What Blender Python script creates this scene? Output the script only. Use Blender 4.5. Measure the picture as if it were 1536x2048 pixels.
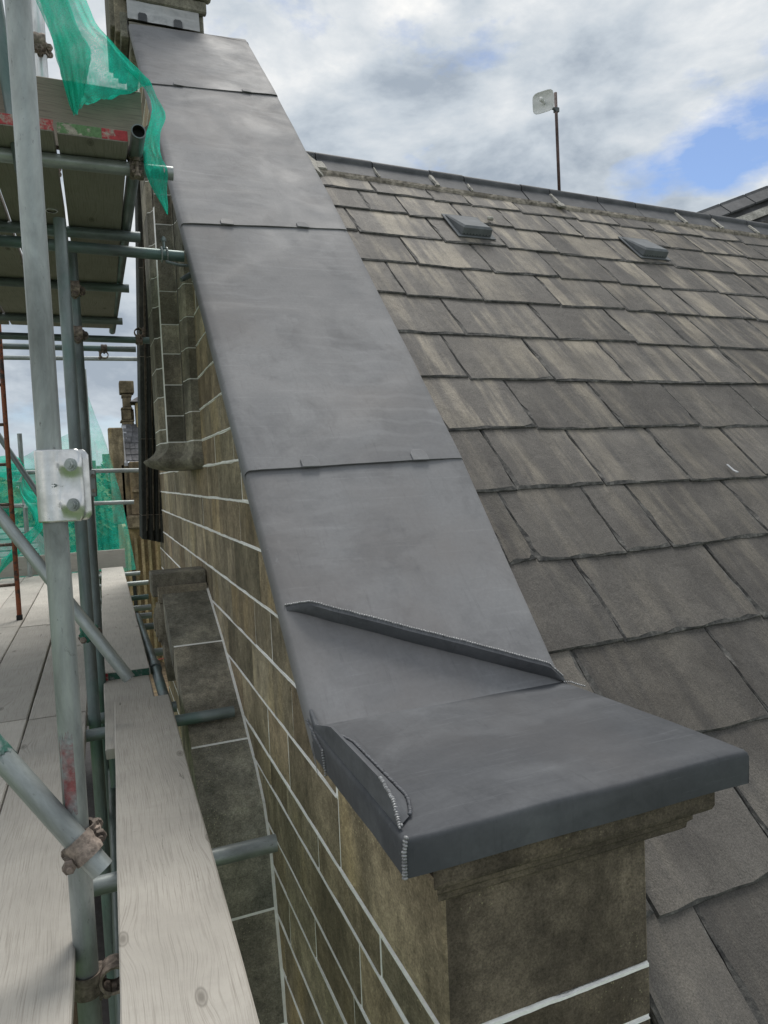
import bpy, math, random
from mathutils import Vector, Matrix, Quaternion, noise
random.seed(11)
S = bpy.context.scene
for o in list(bpy.data.objects): bpy.data.objects.remove(o)
COL = S.collection

# ------------------------------------------------------------------ camera
cam = bpy.data.cameras.new('camera'); CAM = bpy.data.objects.new('camera', cam); COL.objects.link(CAM)
cam.sensor_fit = 'VERTICAL'; cam.sensor_height = 36.0; cam.lens = 1400/2048*36
cam.clip_start = .05; cam.clip_end = 3000
Rm = Matrix(((.9251,.0603,-.3749),(-.3774,.0368,-.9253),(-.0420,.9975,.0568)))
CAM.matrix_world = Rm.to_quaternion().to_matrix().to_4x4()
S.camera = CAM

# ------------------------------------------------------------------ sky, sun, exposure
SUN_AZ, SUN_EL = math.radians(30), math.radians(62)      # azimuth from +y towards +x
W = bpy.data.worlds.new('World'); S.world = W; W.use_nodes = True
def build_world():
    nt = W.node_tree; nt.nodes.clear(); N = nt.nodes.new; L = nt.links.new
    out = N('ShaderNodeOutputWorld'); bg = N('ShaderNodeBackground'); bg.inputs[1].default_value = .1
    L(bg.outputs[0], out.inputs[0])
    sky = N('ShaderNodeTexSky'); sky.sky_type = 'NISHITA'; sky.sun_disc = False
    sky.sun_elevation = SUN_EL; sky.sun_rotation = SUN_AZ; sky.air_density = 1.0; sky.dust_density = .6; sky.ozone_density = 1.5
    tc = N('ShaderNodeTexCoord'); sep = N('ShaderNodeSeparateXYZ'); L(tc.outputs['Generated'], sep.inputs[0])
    def m(op, a, b=None, clamp=False):
        n = N('ShaderNodeMath'); n.operation = op; n.use_clamp = clamp
        for i, v in enumerate((a, b)):
            if v is None: continue
            if isinstance(v, (int, float)): n.inputs[i].default_value = v
            else: L(v, n.inputs[i])
        return n.outputs[0]
    comb = N('ShaderNodeCombineXYZ'); L(sep.outputs[0], comb.inputs[0]); L(sep.outputs[1], comb.inputs[1]); L(m('MULTIPLY', sep.outputs[2], 2.1), comb.inputs[2])
    def noise_(scale, detail, rough, dist, off):
        mp = N('ShaderNodeMapping'); mp.inputs[1].default_value = off; L(comb.outputs[0], mp.inputs[0])
        n = N('ShaderNodeTexNoise'); n.inputs['Scale'].default_value = scale; n.inputs['Detail'].default_value = detail
        n.inputs['Roughness'].default_value = rough; n.inputs['Distortion'].default_value = dist
        L(mp.outputs[0], n.inputs[0]); return n.outputs[0]
    def ramp(f, pts):
        r = N('ShaderNodeValToRGB'); e = r.color_ramp.elements
        while len(e) < len(pts): e.new(.5)
        for q, (p, c) in zip(e, pts): q.position = p; q.color = (c if isinstance(c, tuple) else (c, c, c)) + (1,)
        L(f, r.inputs[0]); return r.outputs[0]
    cover_n = noise_(3.0, 12, .6, .1, SKY_OFF)
    for gd, lo in (((0.6321, 0.6989, 0.3346), 0.9985), ((0.6797, 0.6466, 0.3461), 0.9978), ((0.7154, 0.6007, 0.3569), 0.9972)):      # breaks of blue low in the cloud
        dp = N('ShaderNodeVectorMath'); dp.operation = 'DOT_PRODUCT'; L(tc.outputs['Generated'], dp.inputs[0]); dp.inputs[1].default_value = gd
        gp = N('ShaderNodeMapRange'); gp.interpolation_type = 'SMOOTHSTEP'; L(dp.outputs['Value'], gp.inputs[0]); gp.inputs[1].default_value = lo; gp.inputs[2].default_value = 1.0; gp.inputs[3].default_value = 0; gp.inputs[4].default_value = .12
        cover_n = m('SUBTRACT', cover_n, gp.outputs[0])
    cover = ramp(cover_n, [(.30, 0.), (.44, 1.)])
    shade = noise_(4.2, 12, .58, .15, (3.1, 1.7, 0))
    big = noise_(1.6, 3, .5, 0, (8.2, 4.4, 0))
    mix = m('ADD', m('ADD', m('MULTIPLY', shade, .6), m('MULTIPLY', big, .4)), m('MULTIPLY', m('SUBTRACT', 1.0, sep.outputs[2]), .045))
    cloud = ramp(mix, [(.41, (2.8, 3.25, 3.8)), (.475, (4.2, 4.65, 5.1)), (.545, (5.7, 5.95, 6.15)), (.60, (7.4, 7.35, 7.2))])
    mx = N('ShaderNodeMixRGB'); L(cover, mx.inputs[0]); L(cloud, mx.inputs[2])
    sc = N('ShaderNodeMixRGB'); sc.blend_type = 'MULTIPLY'; sc.inputs[0].default_value = 1; L(sky.outputs[0], sc.inputs[1]); sc.inputs[2].default_value = (.8, .85, .95, 1)
    L(sc.outputs[0], mx.inputs[1])
    L(mx.outputs[0], bg.inputs[0])
SKY_OFF = (2.3, 5.1, 0)
build_world()
sl = bpy.data.lights.new('sun', 'SUN'); sl.energy = 2.3; sl.angle = math.radians(24); sl.color = (1, .96, .9)
so = bpy.data.objects.new('sun', sl); COL.objects.link(so)
sd = Vector((math.sin(SUN_AZ)*math.cos(SUN_EL), math.cos(SUN_AZ)*math.cos(SUN_EL), math.sin(SUN_EL)))
so.rotation_euler = sd.to_track_quat('Z', 'Y').to_euler(); so.location = sd*40
S.view_settings.view_transform = 'Standard'; S.view_settings.look = 'None'
S.view_settings.exposure = .45; S.view_settings.gamma = 1; S.view_settings.use_curve_mapping = False
S.render.resolution_x = 768; S.render.resolution_y = 1024

# ------------------------------------------------------------------ material helper
class Mat:
    def __init__(s, name):
        s.m = bpy.data.materials.new(name); s.m.use_nodes = True; s.nt = s.m.node_tree
        s.b = s.nt.nodes['Principled BSDF']; s.out = s.nt.nodes['Material Output']
        s.tc = s.nt.nodes.new('ShaderNodeTexCoord'); s.oi = s.nt.nodes.new('ShaderNodeObjectInfo'); s._v = None
    def n(s, t): return s.nt.nodes.new(t)
    def l(s, a, b): s.nt.links.new(a, b)
    def vec(s, scale=(1,1,1), offset=True, src='Object'):
        mp = s.n('ShaderNodeMapping'); mp.inputs[3].default_value = scale
        if offset:
            ad = s.n('ShaderNodeVectorMath'); ad.operation = 'ADD'
            mu = s.n('ShaderNodeVectorMath'); mu.operation = 'SCALE'; mu.inputs[0].default_value = (37.3, 19.1, 51.7)
            s.l(s.oi.outputs['Random'], mu.inputs['Scale']); s.l(s.tc.outputs[src], ad.inputs[0]); s.l(mu.outputs[0], ad.inputs[1]); s.l(ad.outputs[0], mp.inputs[0])
        else: s.l(s.tc.outputs[src], mp.inputs[0])
        return mp.outputs[0]
    def noise(s, scale, detail=4, rough=.55, dist=0, v=None):
        n = s.n('ShaderNodeTexNoise'); n.inputs['Scale'].default_value = scale; n.inputs['Detail'].default_value = detail
        n.inputs['Roughness'].default_value = rough; n.inputs['Distortion'].default_value = dist
        s.l(v if v is not None else s.vec(), n.inputs[0]); return n.outputs[0]
    def voro(s, scale, v=None, feature='F1'):
        n = s.n('ShaderNodeTexVoronoi'); n.inputs['Scale'].default_value = scale; n.feature = feature
        s.l(v if v is not None else s.vec(), n.inputs[0]); return n.outputs[0]
    def ramp(s, f, pts, interp='LINEAR'):
        r = s.n('ShaderNodeValToRGB'); r.color_ramp.interpolation = interp; e = r.color_ramp.elements
        while len(e) < len(pts): e.new(.5)
        for q, (p, c) in zip(e, pts): q.position = p; q.color = (tuple(c) if not isinstance(c, (int, float)) else (c,)*3) + (1,)
        s.l(f, r.inputs[0]); return r.outputs[0]
    def mix(s, f, a, b, mode='MIX'):
        m = s.n('ShaderNodeMixRGB'); m.blend_type = mode
        for i, v in enumerate((f, a, b)):
            if isinstance(v, (int, float)): m.inputs[i].default_value = v if i == 0 else (v, v, v, 1)
            elif isinstance(v, tuple): m.inputs[i].default_value = v + (1,)
            else: s.l(v, m.inputs[i])
        return m.outputs[0]
    def math(s, op, a, b=0, clamp=False):
        m = s.n('ShaderNodeMath'); m.operation = op; m.use_clamp = clamp
        for i, v in enumerate((a, b)):
            if isinstance(v, (int, float)): m.inputs[i].default_value = v
            else: s.l(v, m.inputs[i])
        return m.outputs[0]
    def rnd(s, lo, hi):
        mr = s.n('ShaderNodeMapRange'); mr.inputs[3].default_value = lo; mr.inputs[4].default_value = hi
        s.l(s.oi.outputs['Random'], mr.inputs[0]); return mr.outputs[0]
    def bump(s, h, strength=.3, dist=.01, prev=None):
        b = s.n('ShaderNodeBump'); b.inputs['Strength'].default_value = strength; b.inputs['Distance'].default_value = dist
        s.l(h, b.inputs['Height'])
        if prev is not None: s.l(prev, b.inputs['Normal'])
        return b.outputs[0]
    def set(s, color=None, rough=None, metal=None, normal=None, spec=None, alpha=None, alb=1.0):
        color = s.mix(1.0, color, alb, 'MULTIPLY') if alb != 1 else color      # overall reflectance of the surface
        for k, v in (('Base Color', color), ('Roughness', rough), ('Metallic', metal), ('Normal', normal), ('Specular IOR Level', spec), ('Alpha', alpha)):
            if v is None: continue
            i = s.b.inputs[k]
            if isinstance(v, (int, float)): i.default_value = v
            elif isinstance(v, tuple): i.default_value = v + (1,)
            else: s.l(v, i)
        return s.m
def stone(name, c0, c1, c2, speck=.0, dark=.5, rlo=.72, rhi=1.22, streak=True, alb=1.0, tint=True):
    M = Mat(name)
    a = M.noise(4.5, 8, .65); col = M.ramp(a, [(.30, c0), (.5, c1), (.70, c2)])
    if streak:
        st = M.noise(5, 5, .6, .3, M.vec((1, 1, .22))); col = M.mix(M.ramp(st, [(.44, .0), (.66, .75)]), col, tuple(x*.42 for x in c1))
        y = M.noise(2.2, 4, .6, .2, M.vec((1, 1, .4))); col = M.mix(M.ramp(y, [(.55, 0.), (.75, dark)]), col, (c2[0]*1.25, c2[1]*1.12, c2[2]*.75))
    f = M.noise(170, 6, .78); col = M.mix(.85, col, M.ramp(f, [(.32, .45), (.68, 1.55)]), 'MULTIPLY')
    pt = M.noise(28, 5, .7, .3); col = M.mix(.7, col, M.ramp(pt, [(.34, .6), (.66, 1.35)]), 'MULTIPLY')
    if tint: fr = M.math('FRACT', M.math('MULTIPLY', M.oi.outputs['Random'], 7.31)); col = M.mix(1.0, col, M.ramp(fr, [(0., (1.06, .98, .84)), (.3, (.98, .98, .93)), (.6, (1.08, .98, .86)), (.85, (.92, .91, .83))]), 'MULTIPLY')
    if speck:
        v = M.voro(85); k = M.noise(3.0, 3); sp = M.math('MULTIPLY', M.ramp(v, [(.10, 1.), (.2, 0.)]), M.ramp(k, [(.5, 0.), (.66, speck)]))
        col = M.mix(sp, col, (.42, .39, .24))
    rn = M.rnd(rlo, rhi); col = M.mix(1.0, col, rn, 'MULTIPLY')
    bm = M.bump(f, .5, .003); bm = M.bump(M.noise(18, 6, .65), .5, .012, bm)
    return M.set(col, .92, 0, bm, .25, None, alb)
def plain(name, c, rough=.6, metal=0, var=.25, scale=30, bump=.15, spec=.4):
    M = Mat(name); f = M.noise(scale, 5, .6); g = M.noise(scale*.18, 4, .6)
    col = M.mix(1.0, c, M.ramp(f, [(.3, 1-var), (.7, 1+var)]), 'MULTIPLY'); col = M.mix(1.0, col, M.ramp(g, [(.3, 1-var), (.7, 1+var)]), 'MULTIPLY')
    return M.set(col, rough, metal, M.bump(f, bump, .004), spec)
M_STONE = stone('ashlar_sandstone', (.084, .073, .055), (.148, .129, .097), (.225, .196, .147), .6, .45, alb=1.85)
M_PIER_SHADED = stone('shaded_pier_sandstone', (.060, .050, .039), (.128, .106, .080), (.215, .178, .132), .6, .2, alb=.95, tint=False)  # brown pier stone, darkened in its colour to paint in the shade on the front
M_SOOT = stone('sooted_sandstone', (.052, .052, .046), (.088, .086, .076), (.14, .135, .115), .25, .1, alb=2.5)
M_BLACK = stone('black_sooted_stone', (.016, .018, .018), (.026, .029, .028), (.045, .047, .042), 0, 0, alb=1.4)
M_FARST = stone('far_sandstone', (.10, .085, .06), (.20, .165, .115), (.32, .27, .19), .2, .6)
M_FARYE = stone('far_pale_sandstone', (.25, .20, .12), (.38, .31, .19), (.5, .42, .27), .1, .3)
def m_mortar():
    M = Mat('white_lime_mortar'); f = M.noise(60, 4, .7); g = M.noise(4, 4, .6)
    col = M.mix(M.ramp(g, [(.5, 0.), (.8, .4)]), M.ramp(f, [(.3, (.80, .80, .77)), (.7, (.95, .95, .92))]), (.42, .41, .36))
    return M.set(col, .95, 0, M.bump(f, .6, .004), .2)
M_MORTAR = m_mortar()
M_BEDDING = plain('grey_brown_mortar', (.24, .215, .18), .95, 0, .45, 40, .8, .2)
M_WMORT = plain('pale_mortar', (.36, .345, .31), .95, 0, .35, 45, .8, .2)
def m_slate():
    M = Mat('riven_slate')
    base = M.ramp(M.noise(2.6, 6, .65), [(.3, (.066, .061, .056)), (.55, (.100, .093, .084)), (.75, (.142, .130, .113))])
    st = M.noise(7.5, 5, .6, .25, M.vec((1, .10, 1))); st2 = M.noise(22, 4, .6, .2, M.vec((1, .10, 1)))
    k = M.math('ADD', M.math('MULTIPLY', st, .72), M.math('MULTIPLY', st2, .28))
    # tan weather streaks, heavier towards the ridge
    geo = M.n('ShaderNodeNewGeometry'); sp = M.n('ShaderNodeSeparateXYZ'); M.l(geo.outputs['Position'], sp.inputs[0])
    mr = M.n('ShaderNodeMapRange'); mr.inputs[1].default_value = 1.5; mr.inputs[2].default_value = 3.3; mr.inputs[3].default_value = .16; mr.inputs[4].default_value = .95; M.l(sp.outputs[1], mr.inputs[0])
    msk = M.math('MULTIPLY', M.ramp(k, [(.485, 0.), (.58, .85)]), mr.outputs[0])
    msk = M.math('MULTIPLY', msk, M.ramp(M.noise(3.2, 3, .5), [(.32, .25), (.62, 1.)]))
    col = M.mix(msk, base, (.285, .252, .197))
    dk = M.noise(9, 5, .6, .3, M.vec((1, .14, 1))); col = M.mix(M.ramp(dk, [(.52, 0.), (.7, .55)]), col, (.042, .042, .043))
    sc = M.voro(55); ks = M.noise(8, 3); col = M.mix(M.math('MULTIPLY', M.ramp(sc, [(.06, 1.), (.13, 0.)]), M.ramp(ks, [(.57, 0.), (.68, .6)])), col, (.30, .29, .26))
    col = M.mix(1.0, col, M.rnd(.76, 1.24), 'MULTIPLY')
    f = M.noise(210, 5, .75); g = M.noise(11, 7, .7, .6, M.vec((1, .55, 1)))
    col = M.mix(.8, col, M.ramp(f, [(.32, .5), (.68, 1.45)]), 'MULTIPLY')
    pat = M.noise(6, 6, .7, .5); col = M.mix(.6, col, M.ramp(pat, [(.3, .68), (.7, 1.3)]), 'MULTIPLY')
    bm = M.bump(f, .5, .003); bm = M.bump(g, .75, .012, bm)
    return M.set(col, .72, 0, bm, .25, None, 1.0)
M_SLATE = m_slate()
def m_edge():
    M = Mat('chipped_slate_edge'); f = M.noise(26, 6, .75); col = M.ramp(f, [(.35, (.035, .035, .035)), (.55, (.10, .097, .09)), (.75, (.24, .23, .21))])
    return M.set(col, .8, 0, M.bump(f, .8, .008), .3)
M_EDGE = m_edge()
def m_lead(name, c0, c1, c2, r0, r1, metal=.06):
    M = Mat(name)
    a = M.noise(1.7, 7, .62, .7); col = M.ramp(a, [(.30, c0), (.5, c1), (.70, c2)])
    w = M.noise(1.5, 6, .6, .5); col = M.mix(M.ramp(w, [(.50, 0.), (.545, .30), (.75, .22)]), col, tuple(min(1, x*1.28) for x in c2))
    d = M.noise(3.4, 7, .68, .6); col = M.mix(M.ramp(d, [(.54, 0.), (.70, .5)]), col, tuple(x*.72 for x in c0))
    sc = M.noise(6, 7, .75, .15, M.vec((.5, 9, 9))); col = M.mix(M.ramp(sc, [(.56, 0.), (.70, .28)]), col, tuple(min(1, x*1.5) for x in c2))
    sq = M.noise(9, 7, .75, .15, M.vec((10, .7, .7))); col = M.mix(M.ramp(sq, [(.57, 0.), (.72, .35)]), col, tuple(x*.6 for x in c0))
    f = M.noise(90, 4, .7); col = M.mix(.25, col, M.ramp(f, [(.3, .75), (.7, 1.25)]), 'MULTIPLY')
    rg = M.ramp(M.noise(2.2, 5, .6, .8), [(.3, r0), (.7, r1)])
    bm = M.bump(f, .06, .003); bm = M.bump(M.noise(5, 3, .5), .10, .02, bm)
    br = M.noise(1.1, 5, .6, .6); col = M.mix(M.ramp(br, [(.48, 0.), (.66, .4)]), col, (c1[0]*1.02, c1[1]*.93, c1[2]*.86))
    wv = M.n('ShaderNodeTexWave'); wv.wave_type = 'RINGS'; wv.inputs['Scale'].default_value = 5.5; wv.inputs['Distortion'].default_value = 5.0; wv.inputs['Detail'].default_value = 3; wv.inputs['Detail Scale'].default_value = .8; M.l(M.vec((1, .8, .8)), wv.inputs[0])
    wm = M.math('MULTIPLY', M.ramp(wv.outputs[0], [(.72, 0.), (.97, 1.)]), M.ramp(M.noise(2.1, 3, .5), [(.48, 0.), (.64, .20)])); col = M.mix(wm, col, tuple(min(1, x*1.35) for x in c2))
    ox = M.noise(38, 5, .75, .3); ok_ = M.noise(2.4, 4, .6, .4); col = M.mix(M.math('MULTIPLY', M.ramp(ox, [(.60, 0.), (.72, 1.)]), M.ramp(ok_, [(.55, 0.), (.68, .30)])), col, tuple(min(1, x*1.7) for x in c2))
    return M.set(col, rg, 0, bm, .12)
M_LEAD = m_lead('lead_sheet', (.138, .140, .146), (.166, .168, .174), (.198, .200, .205), .62, .8)
M_LEADD = m_lead('oiled_lead', (.050, .054, .060), (.071, .075, .082), (.112, .117, .125), .55, .72)
M_LEADO = m_lead('old_lead', (.24, .25, .265), (.36, .37, .385), (.5, .505, .515), .6, .8, .1)
M_BEAD = plain('lead_weld', (.25, .255, .26), .4, .3, .35, 200, .3)
M_BEADD = plain('dark_lead_weld', (.10, .105, .115), .5, .1, .35, 200, .3)
def m_galv(name, c, green=0., metal=.55):
    M = Mat(name)
    a = M.noise(9, 6, .65, .3, M.vec((1, 1, .35))); col = M.ramp(a, [(.3, tuple(x*.5 for x in c)), (.52, c), (.72, tuple(x*1.45 for x in c))])
    st = M.noise(40, 4, .6, .1, M.vec((1, 1, .03))); col = M.mix(M.ramp(st, [(.55, 0.), (.72, .5)]), col, tuple(x*.5 for x in c))
    sp = M.noise(70, 4, .75, 0, M.vec((1, 1, .4))); col = M.mix(M.ramp(sp, [(.63, 0.), (.72, .7)]), col, (.07, .07, .065))
    if green:
        g = M.noise(2.4, 5, .6); col = M.mix(M.ramp(g, [(.5, 0.), (.62, green)]), col, (.03, .14, .11))
    rg = M.ramp(a, [(.3, .55), (.7, .34)])
    return M.set(col, rg, metal, M.bump(sp, .15, .003), .5)
M_GALV = m_galv('galvanised_tube', (.30, .33, .325), 0, .45)
M_GALVD = m_galv('dull_green_tube', (.15, .18, .182), .35, .3)
M_GALVL = m_galv('bright_galvanised', (.62, .64, .64), 0, .85)
def m_pressed():
    M = Mat('pressed_steel'); a = M.noise(14, 6, .7, .2); col = M.ramp(a, [(.3, (.42, .43, .43)), (.6, (.66, .67, .67))]); sp = M.noise(55, 4, .75); col = M.mix(M.ramp(sp, [(.64, 0.), (.72, .6)]), col, (.12, .12, .11))
    return M.set(col, M.ramp(a, [(.3, .42), (.7, .24)]), 1.0, M.bump(M.noise(30, 3), .08, .004), .5)
M_PRESS = m_pressed()
M_HOLE = plain('tube_bore', (.02, .022, .022), .9, 0, .2, 20)
M_RUST = plain('rusty_coupler', (.20, .165, .14), .75, .3, .6, 70, .7)
M_REDC = plain('red_coupler', (.30, .075, .05), .7, .1, .5, 60, .5)
M_GRNC = plain('green_coupler', (.03, .13, .09), .7, .1, .5, 60, .5)
def worn(name, c, under, lo, hi, sc=30):
    M = Mat(name); a = M.noise(sc, 6, .7, .2); b_ = M.noise(sc*.25, 3, .5); k = M.math('ADD', M.math('MULTIPLY', a, .6), M.math('MULTIPLY', b_, .4))
    col = M.mix(M.ramp(k, [(lo, 1.), (hi, 0.)]), under, c); col = M.mix(1.0, col, M.ramp(M.noise(90, 4, .7), [(.3, .7), (.7, 1.25)]), 'MULTIPLY')
    return M.set(col, .7, 0, M.bump(k, .3, .002), .3)
M_REDP = worn('worn_red_paint', (.33, .045, .05), (.30, .26, .22), .50, .56)
M_GRNP = worn('worn_green_paint', (.10, .19, .085), (.30, .28, .23), .50, .56)
M_DKGP = worn('worn_dark_green_paint', (.025, .085, .06), (.16, .17, .16), .50, .56)
M_REDT = worn('faded_red_on_steel', (.22, .075, .075), (.22, .24, .24), .44, .58, 22)
M_GRNT = worn('faded_green_on_steel', (.03, .11, .085), (.24, .27, .27), .46, .56, 26)
M_LADR = worn('rusty_orange_paint', (.27, .095, .05), (.07, .055, .05), .50, .58, 24)
def m_wood(name, c0, c1, cd, under=False):
    M = Mat(name); v = M.vec((1, 1, 1)); sp = M.n('ShaderNodeSeparateXYZ'); M.l(v, sp.inputs[0])
    kc = M.n('ShaderNodeCombineXYZ'); M.l(sp.outputs[0], kc.inputs[0]); M.l(M.math('MULTIPLY', sp.outputs[1], .42), kc.inputs[1])
    vo = M.n('ShaderNodeTexVoronoi'); vo.voronoi_dimensions = '2D'; vo.inputs['Scale'].default_value = 3.6; vo.inputs['Randomness'].default_value = 1; M.l(kc.outputs[0], vo.inputs[0])
    d = vo.outputs[0]; g = M.math('POWER', 2.718, M.math('MULTIPLY', M.math('MULTIPLY', d, d), -60.))
    wob = M.noise(1.6, 3, .5, 0, M.vec((1, 1, 1)))
    gx = M.math('ADD', M.math('ADD', sp.outputs[0], M.math('MULTIPLY', g, .022)), M.math('MULTIPLY', wob, .045))
    gc = M.n('ShaderNodeCombineXYZ'); M.l(M.math('MULTIPLY', gx, 1.), gc.inputs[0]); M.l(M.math('MULTIPLY', sp.outputs[1], .018), gc.inputs[1])
    g1 = M.noise(300, 4, .65, 0, gc.outputs[0]); g2 = M.noise(420, 3, .6, 0, gc.outputs[0])
    k = M.math('ADD', M.math('MULTIPLY', g1, .7), M.math('MULTIPLY', g2, .3))
    col = M.ramp(k, [(.34, c0), (.5, c1), (.66, c1)])
    col = M.mix(M.ramp(k, [(.34, .5), (.5, 0.)]), col, cd)
    col = M.mix(M.ramp(d, [(.012, .9), (.028, .35), (.036, .8), (.045, 0.)]), col, tuple(x*.75 for x in cd))
    bl = M.noise(3.3, 7, .7, .5); col = M.mix(M.ramp(bl, [(.38, .0), (.68, .5)]), col, tuple(x*.62 for x in c1))
    ck = M.noise(14, 5, .7, .8, M.vec((5, .35, 1))); ck2 = M.noise(1.7, 3); col = M.mix(M.math('MULTIPLY', M.ramp(ck, [(.66, 0.), (.70, 1.)]), M.ramp(ck2, [(.45, 0.), (.6, .8)])), col, (.05, .045, .04))
    sc = M.noise(9, 5, .8, .6, M.vec((.6, 4, 1))); col = M.mix(M.ramp(sc, [(.67, 0.), (.74, .55)]), col, tuple(x*.45 for x in cd))
    col = M.mix(1.0, col, M.rnd(.86, 1.12), 'MULTIPLY')
    bm = M.bump(k, .45, .004)
    return M.set(col, .85, 0, bm, .25, None, .92)
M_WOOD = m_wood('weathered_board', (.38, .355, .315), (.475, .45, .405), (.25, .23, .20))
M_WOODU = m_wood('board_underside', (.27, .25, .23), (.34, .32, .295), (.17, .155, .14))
M_WOODB = m_wood('brown_toe_board', (.20, .17, .14), (.29, .25, .205), (.10, .085, .07))
def m_net(name, lo, hi, wv_):
    M = Mat(name); nt = M.nt; nt.nodes.remove(M.b)
    tr = M.n('ShaderNodeBsdfTransparent'); tl = M.n('ShaderNodeBsdfTranslucent'); df = M.n('ShaderNodeBsdfDiffuse')
    for q in (tl, df): q.inputs[0].default_value = (.02, .46, .33, 1)
    tl.inputs[0].default_value = (.04, .70, .52, 1)
    m1 = M.n('ShaderNodeMixShader'); m1.inputs[0].default_value = .5; M.l(df.outputs[0], m1.inputs[1]); M.l(tl.outputs[0], m1.inputs[2])
    sp = M.n('ShaderNodeSeparateXYZ'); M.l(M.tc.outputs['UV'], sp.inputs[0])
    def wv(c, fr): return M.math('SINE', M.math('MULTIPLY', c, fr))
    th = M.math('MAXIMUM', wv(sp.outputs[0], 900.), wv(sp.outputs[1], 900.))
    th = M.ramp(th, [(.35, 0.), (.75, 1.)]); nz = M.noise(9, 4, .6, .3, M.vec())
    fine = M.noise(260, 3, .8, 0, M.vec()); f = M.math('ADD', M.math('MULTIPLY', M.ramp(fine, [(.38, 0.), (.62, 1.)]), wv_), M.ramp(nz, [(.3, lo), (.7, hi)]), True)
    m2 = M.n('ShaderNodeMixShader'); M.l(f, m2.inputs[0]); M.l(tr.outputs[0], m2.inputs[1]); M.l(m1.outputs[0], m2.inputs[2])
    M.l(m2.outputs[0], M.out.inputs[0]); return M.m
M_NET = m_net('green_debris_netting', .34, .72, .42)
M_NETF = m_net('thin_far_netting', .12, .34, .30)
M_VENT = plain('grey_plastic', (.14, .15, .158), .8, 0, .12, 20, .05, .12)
M_WPLA = plain('white_plastic', (.70, .71, .70), .45, 0, .08, 20, .03)
M_MAST = plain('brown_mast', (.085, .055, .05), .6, .2, .4, 30, .2)
def m_ridge():
    M = Mat('ridge_clay'); a = M.noise(6, 6, .65); col = M.ramp(a, [(.3, (.045, .048, .053)), (.55, (.085, .088, .094)), (.75, (.13, .13, .13))])
    geo = M.n('ShaderNodeNewGeometry'); sp = M.n('ShaderNodeSeparateXYZ'); M.l(geo.outputs['Normal'], sp.inputs[0])
    col = M.mix(M.math('MULTIPLY', M.ramp(M.noise(14, 4, .6), [(.38, 0.), (.6, .85)]), M.ramp(M.tc.outputs['Object'], [(.0, 0.), (.0, 0.)]) if False else M.ramp(sp.outputs[2], [(.86, 0.), (.95, 1.)])), col, (.045, .06, .025))
    return M.set(col, .75, 0, M.bump(M.noise(60, 5, .7), .35, .005), .35)
M_RIDGE = m_ridge()
def m_leaf():
    M = Mat('leaves'); col = M.ramp(M.noise(1.2, 4, .6, 0, M.vec()), [(.3, (.035, .075, .018)), (.55, (.085, .15, .035)), (.75, (.15, .22, .06))])
    return M.set(col, .7, 0, None, .3)
M_LEAF = m_leaf()
M_BARK = plain('bark', (.07, .055, .04), .9)
M_ROAD = plain('asphalt', (.05, .05, .052), .9, 0, .2, 8)
M_GRASS = plain('grass', (.06, .10, .03), .95, 0, .3, .4)
M_PAVE = plain('pavement', (.22, .21, .19), .9, 0, .2, 3)
M_FROOF = plain('far_slate', (.105, .105, .11), .8, 0, .4, 9, .5)
M_GLASS = plain('window_glass', (.03, .035, .04), .15, 0, .1, 4, .0, .6)
M_RED = plain('red_tape', (.5, .05, .04), .6)
M_CARB = plain('blue_car', (.02, .13, .36), .35, 0, .05, 4, 0); M_CARW = plain('white_car', (.6, .6, .6), .35, 0, .05, 4, 0); M_CARD = plain('dark_car', (.03, .03, .035), .35, 0, .05, 4, 0)
M_TYRE = plain('tyre', (.02, .02, .02), .9)

# ------------------------------------------------------------------ object helpers
ORG = {}
def tag(o, label=None, cat=None, group=None, kind=None):
    if label: o['label'] = label
    if cat: o['category'] = cat
    if group: o['group'] = group
    if kind: o['kind'] = kind
    return o
def empty(name, loc, label=None, cat=None, group=None):
    o = bpy.data.objects.new(name, None); COL.objects.link(o); o.location = loc; o.empty_display_size = .1
    ORG[o.name] = Vector(loc); return tag(o, label, cat, group)
def mk(name, vs, fs, mat, parent=None, smooth=False, mats=None, fm=None, origin=None, uvs=None):
    """one mesh object from world-space vertices; origin at its middle"""
    vs = [Vector(v) for v in vs]
    if origin is None:
        lo = Vector([min(v[i] for v in vs) for i in range(3)]); hi = Vector([max(v[i] for v in vs) for i in range(3)]); origin = (lo+hi)/2
    origin = Vector(origin)
    me = bpy.data.meshes.new(name); me.from_pydata([v-origin for v in vs], [], fs)
    for m in (mats or [mat]): me.materials.append(m)
    if fm: me.polygons.foreach_set('material_index', fm)
    if smooth: me.polygons.foreach_set('use_smooth', [True]*len(me.polygons))
    if uvs:
        ul = me.uv_layers.new(name='uv')
        for lp in me.loops: ul.data[lp.index].uv = uvs[lp.vertex_index]
    me.update()
    o = bpy.data.objects.new(name, me); COL.objects.link(o)
    if parent is not None:
        o.parent = parent; o.location = origin-ORG[parent.name]
    else: o.location = origin
    ORG[o.name] = origin; return o
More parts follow.
